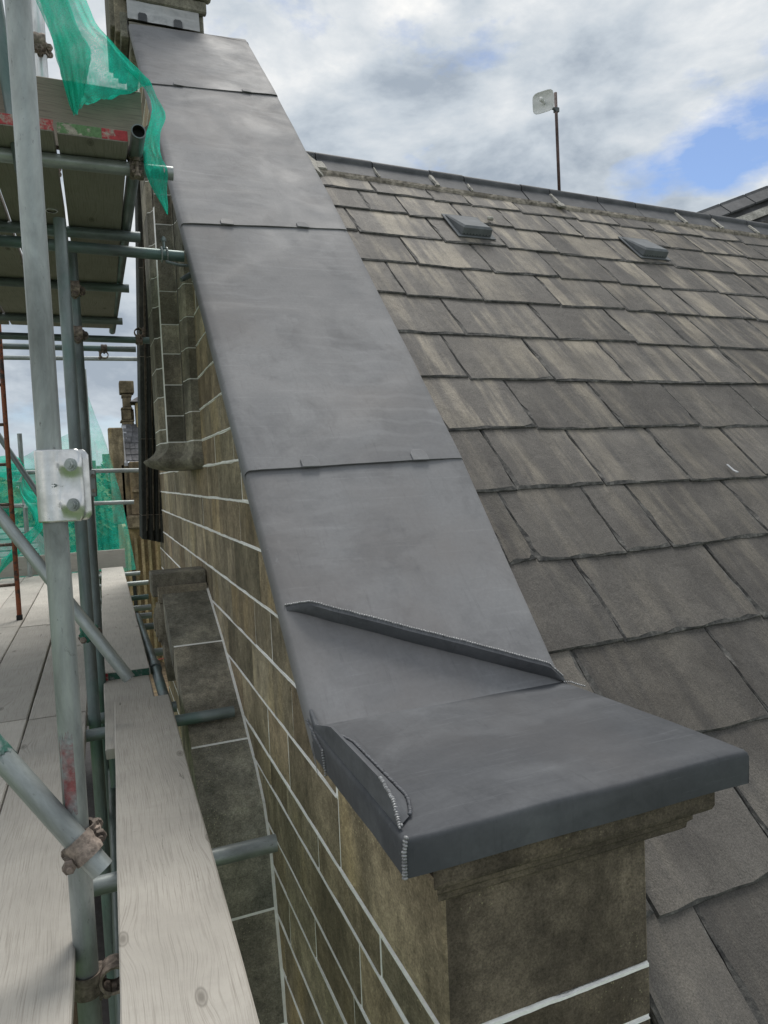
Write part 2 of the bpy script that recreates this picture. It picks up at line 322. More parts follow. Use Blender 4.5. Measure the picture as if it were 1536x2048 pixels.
class MB:
    def __init__(s): s.v = []; s.f = []; s.m = []
    def add(s, vs, fs, mi=0):
        b = len(s.v); s.v += [Vector(v) for v in vs]; s.f += [tuple(i+b for i in f) for f in fs]; s.m += [mi]*len(fs); return s
    def box(s, lo, hi, mi=0, ch=0.):
        (x0,y0,z0),(x1,y1,z1) = lo, hi
        if ch <= 0:
            return s.add([(x0,y0,z0),(x1,y0,z0),(x1,y1,z0),(x0,y1,z0),(x0,y0,z1),(x1,y0,z1),(x1,y1,z1),(x0,y1,z1)],
              [(0,3,2,1),(4,5,6,7),(0,1,5,4),(1,2,6,5),(2,3,7,6),(3,0,4,7)], mi)
        r = []
        for z, d in ((z0, ch), (z0+ch, 0), (z1-ch, 0), (z1, ch)):
            r.append([(x0+d+ch*(d==0),y0+d,z),(x1-d-ch*(d==0),y0+d,z),(x1-d,y0+d+ch*(d==0),z),(x1-d,y1-d-ch*(d==0),z),(x1-d-ch*(d==0),y1-d,z),(x0+d+ch*(d==0),y1-d,z),(x0+d,y1-d-ch*(d==0),z),(x0+d,y0+d+ch*(d==0),z)])
        return s.loft(r, mi, True, True)
    def loft(s, rings, mi=0, closed=True, caps=False):
        n = len(rings[0]); b = len(s.v)
        for r in rings: s.v += [Vector(p) for p in r]
        for i in range(len(rings)-1):
            for j in range(n if closed else n-1):
                k = (j+1) % n; s.f.append((b+i*n+j, b+i*n+k, b+(i+1)*n+k, b+(i+1)*n+j)); s.m.append(mi)
        if caps:
            s.f.append(tuple(b+j for j in reversed(range(n)))); s.m.append(mi)
            s.f.append(tuple(b+(len(rings)-1)*n+j for j in range(n))); s.m.append(mi)
        return s
    def cyl(s, p0, p1, r0, r1=None, n=16, mi=0, caps=True):
        p0, p1 = Vector(p0), Vector(p1); r1 = r0 if r1 is None else r1
        q = (p1-p0).to_track_quat('Z', 'Y'); rings = []
        for p, r in ((p0, r0), (p1, r1)):
            rings.append([p+q@Vector((r*math.cos(2*math.pi*i/n), r*math.sin(2*math.pi*i/n), 0)) for i in range(n)])
        return s.loft(rings, mi, True, caps)
    def prism(s, prof, axis, a, b, mi=0):
        """extrude a closed 2-D profile along x ('x': prof is (y,z)) or z ('z': prof is (x,y)) or y (prof is (x,z))"""
        def P(q, t): return {'x': (t, q[0], q[1]), 'z': (q[0], q[1], t), 'y': (q[0], t, q[1])}[axis]
        return s.loft([[P(q, a) for q in prof], [P(q, b) for q in prof]], mi, True, True)
    def blob(s, c, rx, ry, rz, q=None, mi=0):
        vs = []; fs = []; nu, nv = 8, 5
        for j in range(nv+1):
            t = math.pi*j/nv
            for i in range(nu):
                p = 2*math.pi*i/nu; w = Vector((rx*math.sin(t)*math.cos(p), ry*math.sin(t)*math.sin(p), rz*math.cos(t)))
                vs.append(Vector(c)+((q@w) if q else w))
        for j in range(nv):
            for i in range(nu): fs.append((j*nu+i, (j+1)*nu+i, (j+1)*nu+(i+1)%nu, j*nu+(i+1)%nu))
        return s.add(vs, fs, mi)
    def build(s, name, mat, parent=None, smooth=False, mats=None, origin=None, fx=False):
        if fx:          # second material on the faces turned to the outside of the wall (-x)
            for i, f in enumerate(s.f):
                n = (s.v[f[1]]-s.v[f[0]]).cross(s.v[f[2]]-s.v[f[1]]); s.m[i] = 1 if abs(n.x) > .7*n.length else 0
        return mk(name, s.v, s.f, mat, parent, smooth, mats, s.m if mats else None, origin)
def box(name, lo, hi, mat, parent=None, ch=0.): return MB().box(lo, hi, 0, ch).build(name, mat, parent)
def smooth_by_angle(o, deg=35):
    me = o.data; me.polygons.foreach_set('use_smooth', [True]*len(me.polygons)); me.set_sharp_from_angle(angle=math.radians(deg))
def fbm(p, s): return noise.fractal(Vector(p)*s, 1.0, 2.0, 3)

# ------------------------------------------------------------------ shared dimensions (metres, camera at the origin, platform 0.98 below)
D = .53                     # outer face of the gable wall
SL = .955; ANG = math.atan(SL); C0 = -2.1227           # coping top: z = SL*y + C0
CR = C0 - .15                                           # slate deck: z = SL*y + CR
GROUND = -11.0
XL = .435                   # outer edge of the coping
def xr(y):                  # inner edge of the coping (widens slowly up the slope)
    pts = [(1.0, 1.175), (1.58, 1.165), (2.26, 1.24), (3.59, 1.315), (5.15, 1.386), (6.3, 1.415)]
    for (a, xa), (b, xb) in zip(pts, pts[1:]):
        if y <= b: return xa+(xb-xa)*(y-a)/(b-a)
    return pts[-1][1]
YP = 1.105

# ================================================================== SETTING
def ground():
    vs = []; fs = []; nx, ny = 40, 44
    for j in range(ny+1):
        for i in range(nx+1):
            x = -420+900*i/nx; y = -60+900*j/ny
            h = GROUND
            d = max(0, y-70); h += min(13, d*.075)+max(0, -x-40)*.02*min(1, d/60)
            h += 1.2*fbm((x, y, 0), .01)*min(1, max(0, y-40)/60)
            vs.append((x, y, h))
    for j in range(ny):
        for i in range(nx): a = j*(nx+1)+i; fs.append((a, a+1, a+nx+2, a+nx+1))
    tag(mk('ground', vs, fs, M_GRASS, None, True), kind='structure')
ground()
def gz(y): return GROUND+min(13, max(0, y-70)*.075)
def strip(name, x0, x1, ys, mat, dz):
    vs = []; fs = []
    for k, y in enumerate(ys):
        vs += [(x0, y, gz(y)+dz+1.3*min(1, max(0, y-40)/60)), (x1, y, gz(y)+dz+1.3*min(1, max(0, y-40)/60))]
        if k: fs.append((2*k-2, 2*k-1, 2*k+1, 2*k))
    tag(mk(name, vs, fs, mat), kind='structure')
YS = [2+6*i for i in range(40)]
strip('road', -5.5, -.4, YS, M_ROAD, .05)
strip('pavement', -.4, 1.6, YS, M_PAVE, .17)

# ------------------------------------------------------------------ gable wall of ashlar stones
def clip(poly, a, b, c):          # keep a*y + b*z <= c
    out = []
    for i in range(len(poly)):
        p, q = poly[i], poly[(i+1) % len(poly)]; dp, dq = a*p[0]+b*p[1]-c, a*q[0]+b*q[1]-c
        if dp <= 0: out.append(p)
        if dp*dq < 0: t = dp/(dp-dq); out.append((p[0]+(q[0]-p[0])*t, p[1]+(q[1]-p[1])*t))
    return out
def shrink(poly, g):              # inset a convex polygon by g
    n = len(poly); res = []
    area = sum(poly[i][0]*poly[(i+1) % n][1]-poly[(i+1) % n][0]*poly[i][1] for i in range(n))
    sgn = 1 if area > 0 else -1
    for i in range(n):
        p0, p1, p2 = Vector(poly[i-1]), Vector(poly[i]), Vector(poly[(i+1) % n])
        d1 = (p1-p0).normalized(); d2 = (p2-p1).normalized()
        n1 = Vector((-d1.y, d1.x))*sgn; n2 = Vector((-d2.y, d2.x))*sgn
        b = (n1+n2); k = max(.35, b.length_squared/2); res.append(tuple(p1+b*(g/k)))
    return res
def rag(poly, step, j):
    out = []
    for i in range(len(poly)):
        p, q = Vector(poly[i]), Vector(poly[(i+1) % len(poly)]); n = max(1, int((q-p).length/step))
        for k in range(n):
            r = p.lerp(q, k/n); out.append((r.x+random.uniform(-j, j), r.y+random.uniform(-j, j)))
    return out
def wall_stone(poly, x, depth, mat, parent, gap=.0048, name='stone_block'):
    ym = sum(q[0] for q in poly)/len(poly); p = shrink([(y+(.0026 if y > ym else -.0026), z) for y, z in poly], gap); n0 = len(p)
    if n0 < 3: return
    ys = [q[0] for q in p]; zs = [q[1] for q in p]
    if max(ys)-min(ys) < .02 or max(zs)-min(zs) < .02: return
    r0 = rag(p, .09, .0022); cy, cz = sum(q[0] for q in r0)/len(r0), sum(q[1] for q in r0)/len(r0)
    ins = .0045; r1 = []
    for y, z in r0:
        v = Vector((cy-y, cz-z)); l = v.length or 1; r1.append((y+v.x/l*ins, z+v.y/l*ins))
    xo = x+random.uniform(-.0015, .0025)
    b = MB(); b.loft([[(xo+depth, y, z) for y, z in r0], [(xo+.004, y, z) for y, z in r0], [(xo, y, z) for y, z in r1]], 0, True, True)
    return b.build(name, mat, parent)
wall = empty('gable_wall', (D, 1.13, -3.0), 'tall gable wall of dark sandstone blocks with bright white mortar joints', 'wall')
COURSES = [-2.80, -2.60, -2.42, -2.23, -2.04, -1.85, -1.66, -1.485, -1.34, -1.16, -1.045, -.848, -.655, -.469, -.266, -.093, .073, .214, .38, .55, .72, .885, 1.06, 1.23, 1.40, 1.58, 1.76, 1.94, 2.12, 2.30, 2.48, 2.66, 2.84, 3.02, 3.2, 3.38]
JN = {-.655: [1.70, 2.42, 2.70], -.848: [1.73, 2.167, 2.42], -1.045: [1.72, 2.25, 2.55], -1.16: [1.45, 1.936, 2.30, 2.547], -1.34: [1.6, 2.043, 2.5], -.469: [1.98, 2.30, 2.56], -.266: [2.08, 2.3, 2.55]}
CUT = C0-.088
for a, z0 in enumerate(COURSES[:-1]):
    z1 = COURSES[a+1]
    js = list(JN.get(z0, []))
    y = js[-1] if js else YP+random.uniform(.25, .5)
    if not js: js = [y]
    while y < 7.3: y += random.choice((.30, .36, .42, .5, .58)); js.append(min(y, 7.3))
    js = [YP]+js
    for y0, y1 in zip(js, js[1:]):
        if y0 < 1.14 and z1 <= -.64 and z0 >= -2.5 and y1 < 1.9: continue      # the pier stones stand here
        poly = [(y0, z0), (y1, z0), (y1, z1), (y0, z1)]
        poly = clip(poly, -SL, 1, CUT); poly = clip(poly, 0, 1, -.70) if y0 < 1.60 else poly
        if len(poly) >= 3: wall_stone(poly, D, .16, M_STONE, wall)
    if z1 <= -1.0 and z0 >= -2.5:                                              # quoin of the pier, full width
        y1 = js[1] if js[1] < 1.9 else 1.5
        pz = lambda z: z
        q = MB().box((D+random.uniform(0, .003), YP+random.uniform(0, .003), pz(z0)+.005), (1.003, y1-.004, pz(z1)-.005), 0, .004); q.build('stone_block', None, wall, mats=[M_PIER_SHADED, M_STONE], fx=True)
# big kneeler stone under the mouldings and the stone behind it
MB().box((D, YP, -1.040), (1.0, 1.716, -.762), 0, .006).build('stone_block', None, wall, mats=[M_PIER_SHADED, M_STONE], fx=True)
MB().box((D+.002, 1.20, -.758), (1.01, 1.716, -.70), 0, .004).build('stone_block', M_STONE, wall)
cp = [(1.136, -2.9), (7.28, -2.9), (7.28, 3.4), (6.2, SL*6.2+CUT-.01)]
cp = [(YP+.004, -2.9), (7.28, -2.9), (7.28, 3.9), ((3.9-CUT)/SL, 3.9), (1.56, -.705), (1.56, -1.043), (YP+.004, -1.043)]
MB().prism(cp, 'x', D+.0028, D+.47).build('mortar', M_MORTAR, wall)
box('lower_wall', (D+.01, 1.16, GROUND-.2), (1.0, 7.25, -2.802), M_SOOT, wall)
def ribbon(b, P, Q, nrm, side, w, proud):
    # ragged line of pointing mortar along P-Q, standing slightly proud of the stones
    P, Q, nrm, side = Vector(P), Vector(Q), Vector(nrm), Vector(side); n = max(3, int((Q-P).length/.022)); r = []; ph = random.uniform(0, 50)
    for k in range(n+1):
        c = P.lerp(Q, k/n); h = w*(.75+.55*noise.noise(Vector((k*.5+ph, 0, 0)))+.35*noise.noise(Vector((k*.13+ph, 3, 0)))); h2 = w*(.75+.55*noise.noise(Vector((k*.5+ph, 9, 0))))
        r.append([c-side*h2-nrm*.004, c-side*h2*.6+nrm*proud, c+side*h*.6+nrm*proud, c+side*h-nrm*.004])
    b.loft(r, 0, True, True)
rb = MB()
for z in COURSES[4:-1]:
    ya = max(1.60, (z-CUT)/SL+.06) if z > -.70 else (1.725 if z > -1.0 else YP-.001)
    if ya < 7.0: ribbon(rb, (D, ya, z), (D, 7.2, z), (-1, 0, 0), (0, 0, 1), .0072 if z in (-1.045, -.469, -.266, -.093, .073) else .0048, .0022)
for z in (-1.045, -1.16, -1.34): ribbon(rb, (D-.001, YP, z), (.998, YP, z), (0, -1, 0), (0, 0, 1), .0075 if z > -1.1 else .003, .0015)
rb.build('pointing', M_MORTAR, wall)
# stone mouldings under the lead cap (front and inner side)
mo = MB()
prof1 = [(YP, -.727), (YP-.040, -.727), (YP-.046, -.722), (YP-.048, -.714), (YP-.048, -.672), (YP, -.672)]
prof2 = [(YP, -.762), (YP-.022, -.762), (YP-.027, -.757), (YP-.028, -.746), (YP-.032, -.741), (YP-.032, -.7305), (YP, -.7305)]
def sweep(prof, x0, x1, e):
    n = len(prof); r = []
    for x, sg in ((x0, -1), (x1, 1)):
        r.append([(x+sg*(YP-y)*(e if sg < 0 else 2.75), y, z) for y, z in prof])
    return r
MB().loft(sweep(prof1, D, 1.005, .8), 0, True, True).build('moulding', M_PIER_SHADED, wall)
MB().loft(sweep(prof2, D, 1.005, .8), 0, True, True).build('moulding', M_PIER_SHADED, wall)
box('moulding_bed', (.60, YP+.003, -.759), (1.07, 1.70, -.675), M_PIER_SHADED, wall)

# ------------------------------------------------------------------ projecting window hood (curved pediment) on the wall
hood = empty('curved_window_hood', (.4, 3.0, -2.6), 'curved sooty stone hood with scroll end projecting below the inner boards', 'window hood')
HP = [(4.02, -.585), (3.76, -.69), (3.50, -.802), (3.24, -.940), (3.03, -1.05), (2.94, -1.105), (2.80, -1.18), (2.68, -1.275), (2.60, -1.42), (2.566, -1.637), (2.52, -1.84), (2.49, -2.04), (2.45, -2.35), (2.43, -2.7)]
def hood_block(pts, x0, x1, th, gap=.004):
    top = []; bot = []
    for i, p in enumerate(pts):
        a = Vector(pts[max(0, i-1)]); c = Vector(pts[min(len(pts)-1, i+1)]); t = (c-a).normalized(); nn = Vector((-t.y, t.x))
        if nn.x > 0: nn = -nn
        nn = Vector((t.y, -t.x)) if (Vector((t.y, -t.x)).x > 0 or Vector((t.y, -t.x)).y < 0) else Vector((-t.y, t.x))
        q = Vector(p)
        if i == 0: q += (c-q).normalized()*gap
        if i == len(pts)-1: q += (a-q).normalized()*gap
        top.append(q); bot.append(q+nn*th)
    prof = [tuple(q) for q in top]+[tuple(q) for q in reversed(bot)]
    ins = [(y, z) for y, z in prof]
    b = MB(); b.loft([[(x0, y, z) for y, z in prof], [(x1, y, z) for y, z in prof]], 0, True, True)
    return b.build('hood_stone', M_SOOT, hood)
for k, (i, j) in enumerate(((0, 2), (2, 5), (5, 9), (9, 11), (11, 13))):
    hood_block(HP[i:j+1], .285+.004*(k % 2), D-.004, .13)
mm = MB()                                            # pale joints between the hood stones and along the wall
for (y, z), nx in zip((HP[2], HP[5], HP[9], HP[11]), (0, 0, 0, 0)):
    i = HP.index((y, z)); a, c = Vector(HP[i-1]), Vector(HP[i+1]); t = (c-a).normalized(); n_ = Vector((-t.y, t.x)); n_ = n_ if n_.y < 0 or n_.x > 0 else -n_
    q0 = Vector((y, z)); w = t*.0045
    pr = [q0-w-n_*.0012, q0+w-n_*.0012, q0+w+n_*.11, q0-w+n_*.11]
    mm.prism([tuple(p) for p in pr], 'x', .29, D-.005)
for p, q in zip(HP, HP[1:]):
    t = (Vector(q)-Vector(p)).normalized(); n_ = Vector((-t.y, t.x)); n_ = -n_ if n_.y < 0 else n_
    a, b_ = Vector(p)+n_*.007, Vector(q)+n_*.007
    mm.prism([tuple(a), tuple(b_), tuple(b_-n_*.03), tuple(a-n_*.03)], 'x', D-.009, D+.002)
mm.build('mortar', M_MORTAR, hood)
inf = [(3.9, -.78), (3.52, -.93), (3.2, -1.09), (2.95, -1.23), (2.8, -1.35), (2.72, -1.5), (2.68, -1.7), (2.6, -2.1), (2.55, -2.7), (4.3, -2.7), (4.3, -.78)]
MB().prism(inf, 'x', .37, D-.003).build('hood_infill', M_SOOT, hood)
eb = MB().box((.235, 3.99, -.63), (D-.002, 4.19, -.503), 0, .006); eb.build('end_block', M_SOOT, hood)
eb = MB().box((.262, 3.955, -.66), (D-.003, 3.988, -.572), 0, .004); eb.build('end_moulding', M_SOOT, hood)
sc = MB()
for k, (r, x0, x1) in enumerate(((.13, .27, .50), (.115, .255, .27), (.085, .245, .255), (.05, .237, .245))):
    sc.cyl((x0, 4.03, -.775), (x1, 4.03, -.775), r*.94 if k else r, r, 24)
sc.prism([(3.97, -.66), (4.15, -.64), (4.16, -.80), (4.0, -.98), (3.80, -1.05), (3.88, -.90)], 'x', .275, .50)
sc.build('scroll', M_SOOT, hood, False)
# ------------------------------------------------------------------ corbelled shaft rising up the gable
shaft = empty('corbelled_stone_shaft', (.42, 4.0, .05), 'slender dark stone shaft on a moulded corbel climbing the gable face', 'stone shaft')
PLAN = [(D+.02, 3.90), (.490, 3.90), (.478, 3.925), (.472, 4.0), (.455, 4.045), (.372, 4.05), (.366, 4.10), (.352, 4.14), (.336, 4.15), (.332, 4.42), (D+.02, 4.45)]
def scale_plan(pl, k, kz=0): return [(D+.02+(x-D-.02)*k, 3.90+(y-3.90)*1.0-(k-1)*.10) for x, y in pl]
sz = [.215, .36, .53, .70, .86, 1.04, 1.22, 1.40, 1.53]
SP_R = [(D+.02, 3.90), (.490, 3.90), (.478, 3.925), (.472, 4.0), (.4655, 4.02), (.4655, 4.40), (D+.02, 4.40)]
SP_A = [(.462, 4.032), (.455, 4.045), (.372, 4.05), (.3705, 4.40), (.462, 4.40)]
SP_C = [(.367, 4.10), (.353, 4.14), (.338, 4.15), (.333, 4.42), (.367, 4.42)]
for pl, zs_ in ((SP_R, [.215, .37, .545, .71, .875, 1.05, 1.22, 1.40, 1.52]), (SP_A, [.215, .36, .53, .70, .86, 1.04, 1.22, 1.40, 1.56, 1.66]), (SP_C, [.215, .29, .47, .63, .80, .97, 1.13, 1.31, 1.49, 1.66, 1.84, 1.95])):
    for z0, z1 in zip(zs_, zs_[1:]): MB().prism(pl, 'z', z0+.003, z1-.003).build('shaft_stone', M_SOOT, shaft)
for pl, zt_ in ((SP_R, 1.51), (SP_A, 1.65), (SP_C, 1.94)): MB().prism([(x+.0015, y+.003) for x, y in pl], 'z', .21, zt_).build('mortar', M_MORTAR, shaft)
MB().prism([(.50, 3.95), (.475, 4.06), (.372, 4.065), (.366, 4.12), (.342, 4.17), (.342, 4.39), (.50, 4.39)], 'z', .205, 1.50).build('mortar', M_MORTAR, shaft)
co = MB(); rings = []
for z, k in ((.211, 1.0), (.19, 1.0), (.165, 1.06), (.140, 1.2), (.125, 1.33), (.118, 1.36), (.110, 1.34), (.095, 1.28), (.080, 1.14), (.068, .95), (.060, .75)):
    rings.append([(x, y, z) for x, y in scale_plan(PLAN, k)])
co.loft(rings, 0, True, True); smooth_by_angle(co.build('corbel', M_SOOT, shaft), 40)
# ------------------------------------------------------------------ black moulded stone strip further along the wall
strp = empty('black_moulded_pilaster', (.45, 6.8, -.6), 'tall black moulded stone strip with thin crack-like joints beside the far view', 'pilaster')
BP = [(.70, 6.80), (.545, 6.80), (.535, 6.80), (.520, 6.815), (.505, 6.80), (.490, 6.795), (.480, 6.83), (.468, 6.835), (.455, 6.80), (.440, 6.795), (.432, 6.83), (.418, 6.84), (.405, 6.83), (.398, 6.80), (.366, 6.80), (.358, 6.81), (.356, 7.2), (.70, 7.2)]
def lean(z): return .045*(z+.16)
bz = [-.52, -.30, .40, 1.15, 1.95, 2.75, 3.3]
for k, (z0, z1) in enumerate(zip(bz, bz[1:])):
    r = []
    for z in (z0, z1-.006): r.append([(x+lean(z), y, z-(.28*(x-.36) if z == z0 and k == 0 else 0)) for x, y in BP])
    MB().loft(r, 0, True, True).build('strip_stone', M_BLACK, strp)
r = [[(x+.004+lean(z), y+.003, z) for x, y in BP] for z in (-.45, 3.28)]
MB().loft(r, 0, True, True).build('mortar', M_BEDDING, strp)

# ------------------------------------------------------------------ slate roof
roof = empty('slate_roof', (3.0, 2.6, SL*2.6+CR), 'steep grey-brown slate roof slope with large riven slates', 'roof')
NRM = Vector((0, -math.sin(ANG), math.cos(ANG))); UPS = Vector((0, math.cos(ANG), math.sin(ANG)))
def sh(x, y): return -.033*(x-1.4)*(y-2.2)/2.0
TH = .0115
def slate(x0, x1, yb, gauge, near):
    w = x1-x0-.004; L = gauge*2+.06; st = .055 if near else .10
    def edge(a, b, n, j):
        return [Vector(a).lerp(Vector(b), k/n)+Vector((random.uniform(-j, j), random.uniform(-j, j))) for k in range(n)]
    nb = max(4, int(w/st)); ns = max(4, int(gauge/st)); skew = random.uniform(-.010, .010)
    jb = .0030
    bl, br = Vector((-w/2, random.uniform(-.006, .006))), Vector((w/2, skew))
    if random.random() < .35: br.y += random.uniform(.004, .014)
    o = edge(bl, br, nb, jb)+edge(br, (w/2, gauge), ns, .0020)+[Vector((w/2, gauge)), Vector((w/2, L)), Vector((-w/2, L)), Vector((-w/2, gauge))]+edge((-w/2, gauge*.999), bl, ns, .0020)[1:]
    c = Vector((0, L*.42)); n = len(o); vs = []; fs = []; fm = []
    for p in o: vs.append((p.x, p.y, 0))
    for p in o: vs.append((p.x, p.y, TH*random.uniform(.2, .75)))
    for p in o:
        d = c-p; i = random.choice((.002, .004, .006, .009, .016)); dx = math.copysign(min(abs(d.x), i), d.x) if abs(abs(p.x)-w/2) < .01 else 0
        dy = i if p.y < .03 else 0
        vs.append((p.x+dx, p.y+dy, TH))
    for k in range(n):
        q = (k+1) % n
        fs += [(k, q, n+q, n+k), (n+k, n+q, 2*n+q, 2*n+k)]; fm += [1, 1]
    fs.append(tuple(2*n+k for k in range(n))); fm.append(0); fs.append(tuple(reversed(range(n)))); fm.append(1)
    me = bpy.data.meshes.new('slate'); me.from_pydata(vs, [], fs); me.materials.append(M_SLATE); me.materials.append(M_EDGE); me.polygons.foreach_set('material_index', fm); me.update()
    ob = bpy.data.objects.new('slate', me); COL.objects.link(ob); ob.parent = roof
    xc = (x0+x1)/2; y = yb+sh(xc, yb); P = Vector((xc, y, SL*y+CR))+NRM*(TH*1.75+random.uniform(0, .0025))
    ob.location = P-ORG[roof.name]
    ob.rotation_euler = (ANG-TH*2.0/L, random.uniform(-.003, .003), random.uniform(-.006, .006)); return ob
ROWS = [4.225, 4.015, 3.785, 3.54, 3.295, 3.04, 2.78, 2.522, 2.268, 2.02, 1.765, 1.524, 1.252, .99, .72]
JX = {0: [1.35, 1.74, 2.14, 2.41, 2.8, 3.26, 3.62, 3.93, 4.39, 4.8], 1: [1.28, 1.61, 1.86, 2.25, 2.60, 2.95, 3.14, 3.52, 3.88, 4.18, 4.6], 2: [1.446, 1.975, 2.41, 2.785, 3.29, 3.71, 4.25, 4.6],
      3: [1.33, 1.69, 2.155, 2.61, 3.04, 3.36, 3.84, 4.25], 4: [1.496, 1.943, 2.43, 2.884, 3.176, 3.435, 3.9], 5: [1.29, 1.687, 2.22, 2.723, 3.097, 3.308, 3.8], 6: [1.554, 2.007, 2.462, 2.931, 3.3],
      7: [1.30, 1.73, 2.19, 2.637, 3.1], 8: [1.458, 1.866, 2.31, 2.75], 9: [1.25, 1.37, 1.746, 1.965, 2.48, 2.9], 10: [1.513, 2.124, 2.55], 11: [1.31, 1.858, 2.3], 12: [1.138, 1.575, 2.0], 13: [1.255, 1.7, 2.2]}
for r, yb in enumerate(ROWS):
    up = ROWS[r-1] if r else 4.42
    g = (up-yb)*math.sqrt(1+SL*SL); js = list(JX.get(r, [1.3, 1.75, 2.3]))
    while js[-1] < 6.6-.45*max(0, r-3)*.5: js.append(js[-1]+random.choice((.22, .3, .36, .42, .48, .52)))
    js = [1.022]+[j for j in js if j > 1.06]
    for a, b in zip(js, js[1:]): slate(a, b, yb, g if r else .20, yb < 2.6 and a < 2.6)
    # (the row above the ridge line is hidden under the ridge tiles)
yd0, yd1 = .4, 4.46
MB().add([(1.018, yd0, SL*yd0+CR-.004), (7.5, yd0, SL*yd0+CR-.004), (7.5, yd1-.12, SL*(yd1-.12)+CR-.004), (1.018, yd1, SL*yd1+CR-.004),
          (1.018, yd0, SL*yd0+CR-.05), (7.5, yd0, SL*yd0+CR-.05), (7.5, yd1-.12, SL*(yd1-.12)+CR-.05), (1.018, yd1, SL*yd1+CR-.05)],
         [(0,1,2,3), (7,6,5,4), (0,4,5,1), (1,5,6,2), (2,6,7,3), (3,7,4,0)]).build('roof_deck', M_HOLE, roof)
yb0 = 4.50; MB().add([(1.018, yb0, SL*yb0+CR-.03), (7.5, yb0-.12, SL*(yb0-.12)+CR-.03), (7.5, yb0+5, SL*yb0+CR-5.0), (1.018, yb0+5, SL*yb0+CR-5.0)], [(0,3,2,1)]).build('back_slope', M_FROOF, roof)
# ridge tiles: angled wings with a roll on top
RX = [1.06, 1.43, 1.82, 2.24, 2.50, 2.96, 3.20, 3.62, 3.97, 4.36, 4.72, 5.10, 5.48, 5.87, 6.26, 6.65]
def ridge_prof(dz):
    ya = 4.49; za = SL*ya+CR+.036+dz; w = .175; ca, sa = math.cos(ANG), math.sin(ANG); t = .014
    roll = [(.036*math.cos(a), .036*math.sin(a)+.012) for a in [math.radians(x) for x in (205, 175, 145, 115, 90, 65, 35, 5, -25)]]
    L = [(-w*ca, -w*sa), (-w*ca-t*sa*.6, -w*sa+t*ca)]
    pr = [L[0], L[1]]+roll+[(w*ca+t*sa*.6, -w*sa+t*ca), (w*ca, -w*sa), (0, -.012)]
    return [(ya+y, za+z) for y, z in pr]
for k, (a, b) in enumerate(zip(RX, RX[1:])):
    dz = random.uniform(-.003, .003); b_ = MB(); r = []
    for x in (a+.004, b-.004):
        off = sh(x, 4.45); r.append([(x, y+off, z+off*SL) for y, z in ridge_prof(dz)])
    b_.loft(r, 0, True, True); smooth_by_angle(b_.build('ridge_tile', M_RIDGE, roof), 50)
mb = MB(); r = []; x = 1.10                                    # bedding mortar below the wings
while x < 6.6:
    off = sh(x, 4.4); y0 = 4.365+off; jj = random.uniform(-.012, .012)
    P0 = Vector((x, y0, SL*y0+CR))
    r.append([P0+NRM*.018+UPS*(-.020+jj), P0+NRM*(.036+random.uniform(-.004, .004))+UPS*(-.004+jj*.5), P0+NRM*.044+UPS*.018, P0+NRM*.01+UPS*.05]); x += .03
mb.loft(r, 0, True, True); tag(mb.build('bedding_mortar', M_BEDDING, roof), 'rough brown mortar under the ridge tiles')
for k, (xx, wd, ln) in enumerate(((2.24, .035, .16), (3.20, .03, .15), (3.20, .075, .05), (4.36, .032, .17), (4.72, .03, .15), (5.10, .03, .13), (1.43, .09, .10), (2.50, .012, .10), (1.82, .010, .14))):
    m_ = MB(); rr = []
    for q in range(7):
        t = q/6; off = sh(xx, 4.4); P0 = Vector((xx+random.uniform(-.004, .004), 4.36+off, SL*(4.36+off)+CR))+UPS*(t*ln+(.02 if ln > .06 else -.03))+NRM*.052
        hw = wd/2*random.uniform(.75, 1.2)
        rr.append([P0+Vector((-hw, 0, 0))-NRM*.008, P0+Vector((-hw*.6, 0, 0))+NRM*.004, P0+Vector((hw*.6, 0, 0))+NRM*.004, P0+Vector((hw, 0, 0))-NRM*.008])
    m_.loft(rr, 0, True, True).build('mortar_patch', M_WMORT, roof)
# mortar fillet where the ridge meets the coping
m_ = MB(); rr = []
for q in range(14):
    y = 4.10+.42*q/13; x = xr(y); P0 = Vector((x, y, SL*y+CR))+NRM*.02
    e = random.uniform(-.012, .012); rr.append([P0+NRM*.0+Vector((.10+e, 0, 0)), P0+NRM*.03+Vector((.06+e, 0, 0)), P0+NRM*.07+Vector((-.02, 0, 0)), P0-NRM*.01+Vector((-.04, 0, 0))])
m_.loft(rr[7:], 0, True, True).build('mortar_fillet', M_WMORT, roof)

# ------------------------------------------------------------------ lead coping
cop = empty('lead_coping', (.8, 1.06, -.70), 'wide grey lead-covered coping sweeping up the gable to the chimney', 'coping')
def cross(y, drop_l=.092, drop_r=.07):
    x1 = xr(y); n = 22
    P = [(XL+.006, -drop_l), (XL+.002, -drop_l*.6), (XL, -.022), (XL+.004, -.009), (XL+.012, -.002)]
    for k in range(1, n): P.append((XL+.012+(x1-XL-.024)*k/n, 0))
    P += [(x1-.012, -.002), (x1-.004, -.009), (x1, -.022), (x1-.001, -drop_r)]
    return P
def lead_sheet(ya, yb, lift, mat=None, seed=0, skew=0.):
    n = max(10, int((yb-ya)/.05)); rings = []
    def ring(y, lf, dn=0):
        out = []
        for x, dz in cross(y):
            yy = y+skew*(x-XL); wv = fbm((x, yy, seed), 2.3)*.0035+fbm((x, yy, seed+7), 9)*.0007
            P = Vector((x, yy, SL*yy+C0))+NRM*(wv+lf+(dz if dz > -.03 else 0)-dn)
            if dz <= -.03: P += Vector((0, 0, dz))
            out.append(P)
        return out
    rings.append(ring(ya+.001, lift, .006)); 
    for k in range(n+1): t = k/n; rings.append(ring(ya+(yb-ya)*t, lift*(1-t)))
    b = MB().loft(rings, 0, False, False); o = b.build('lead_sheet', mat or M_LEAD, cop); smooth_by_angle(o, 50); return o
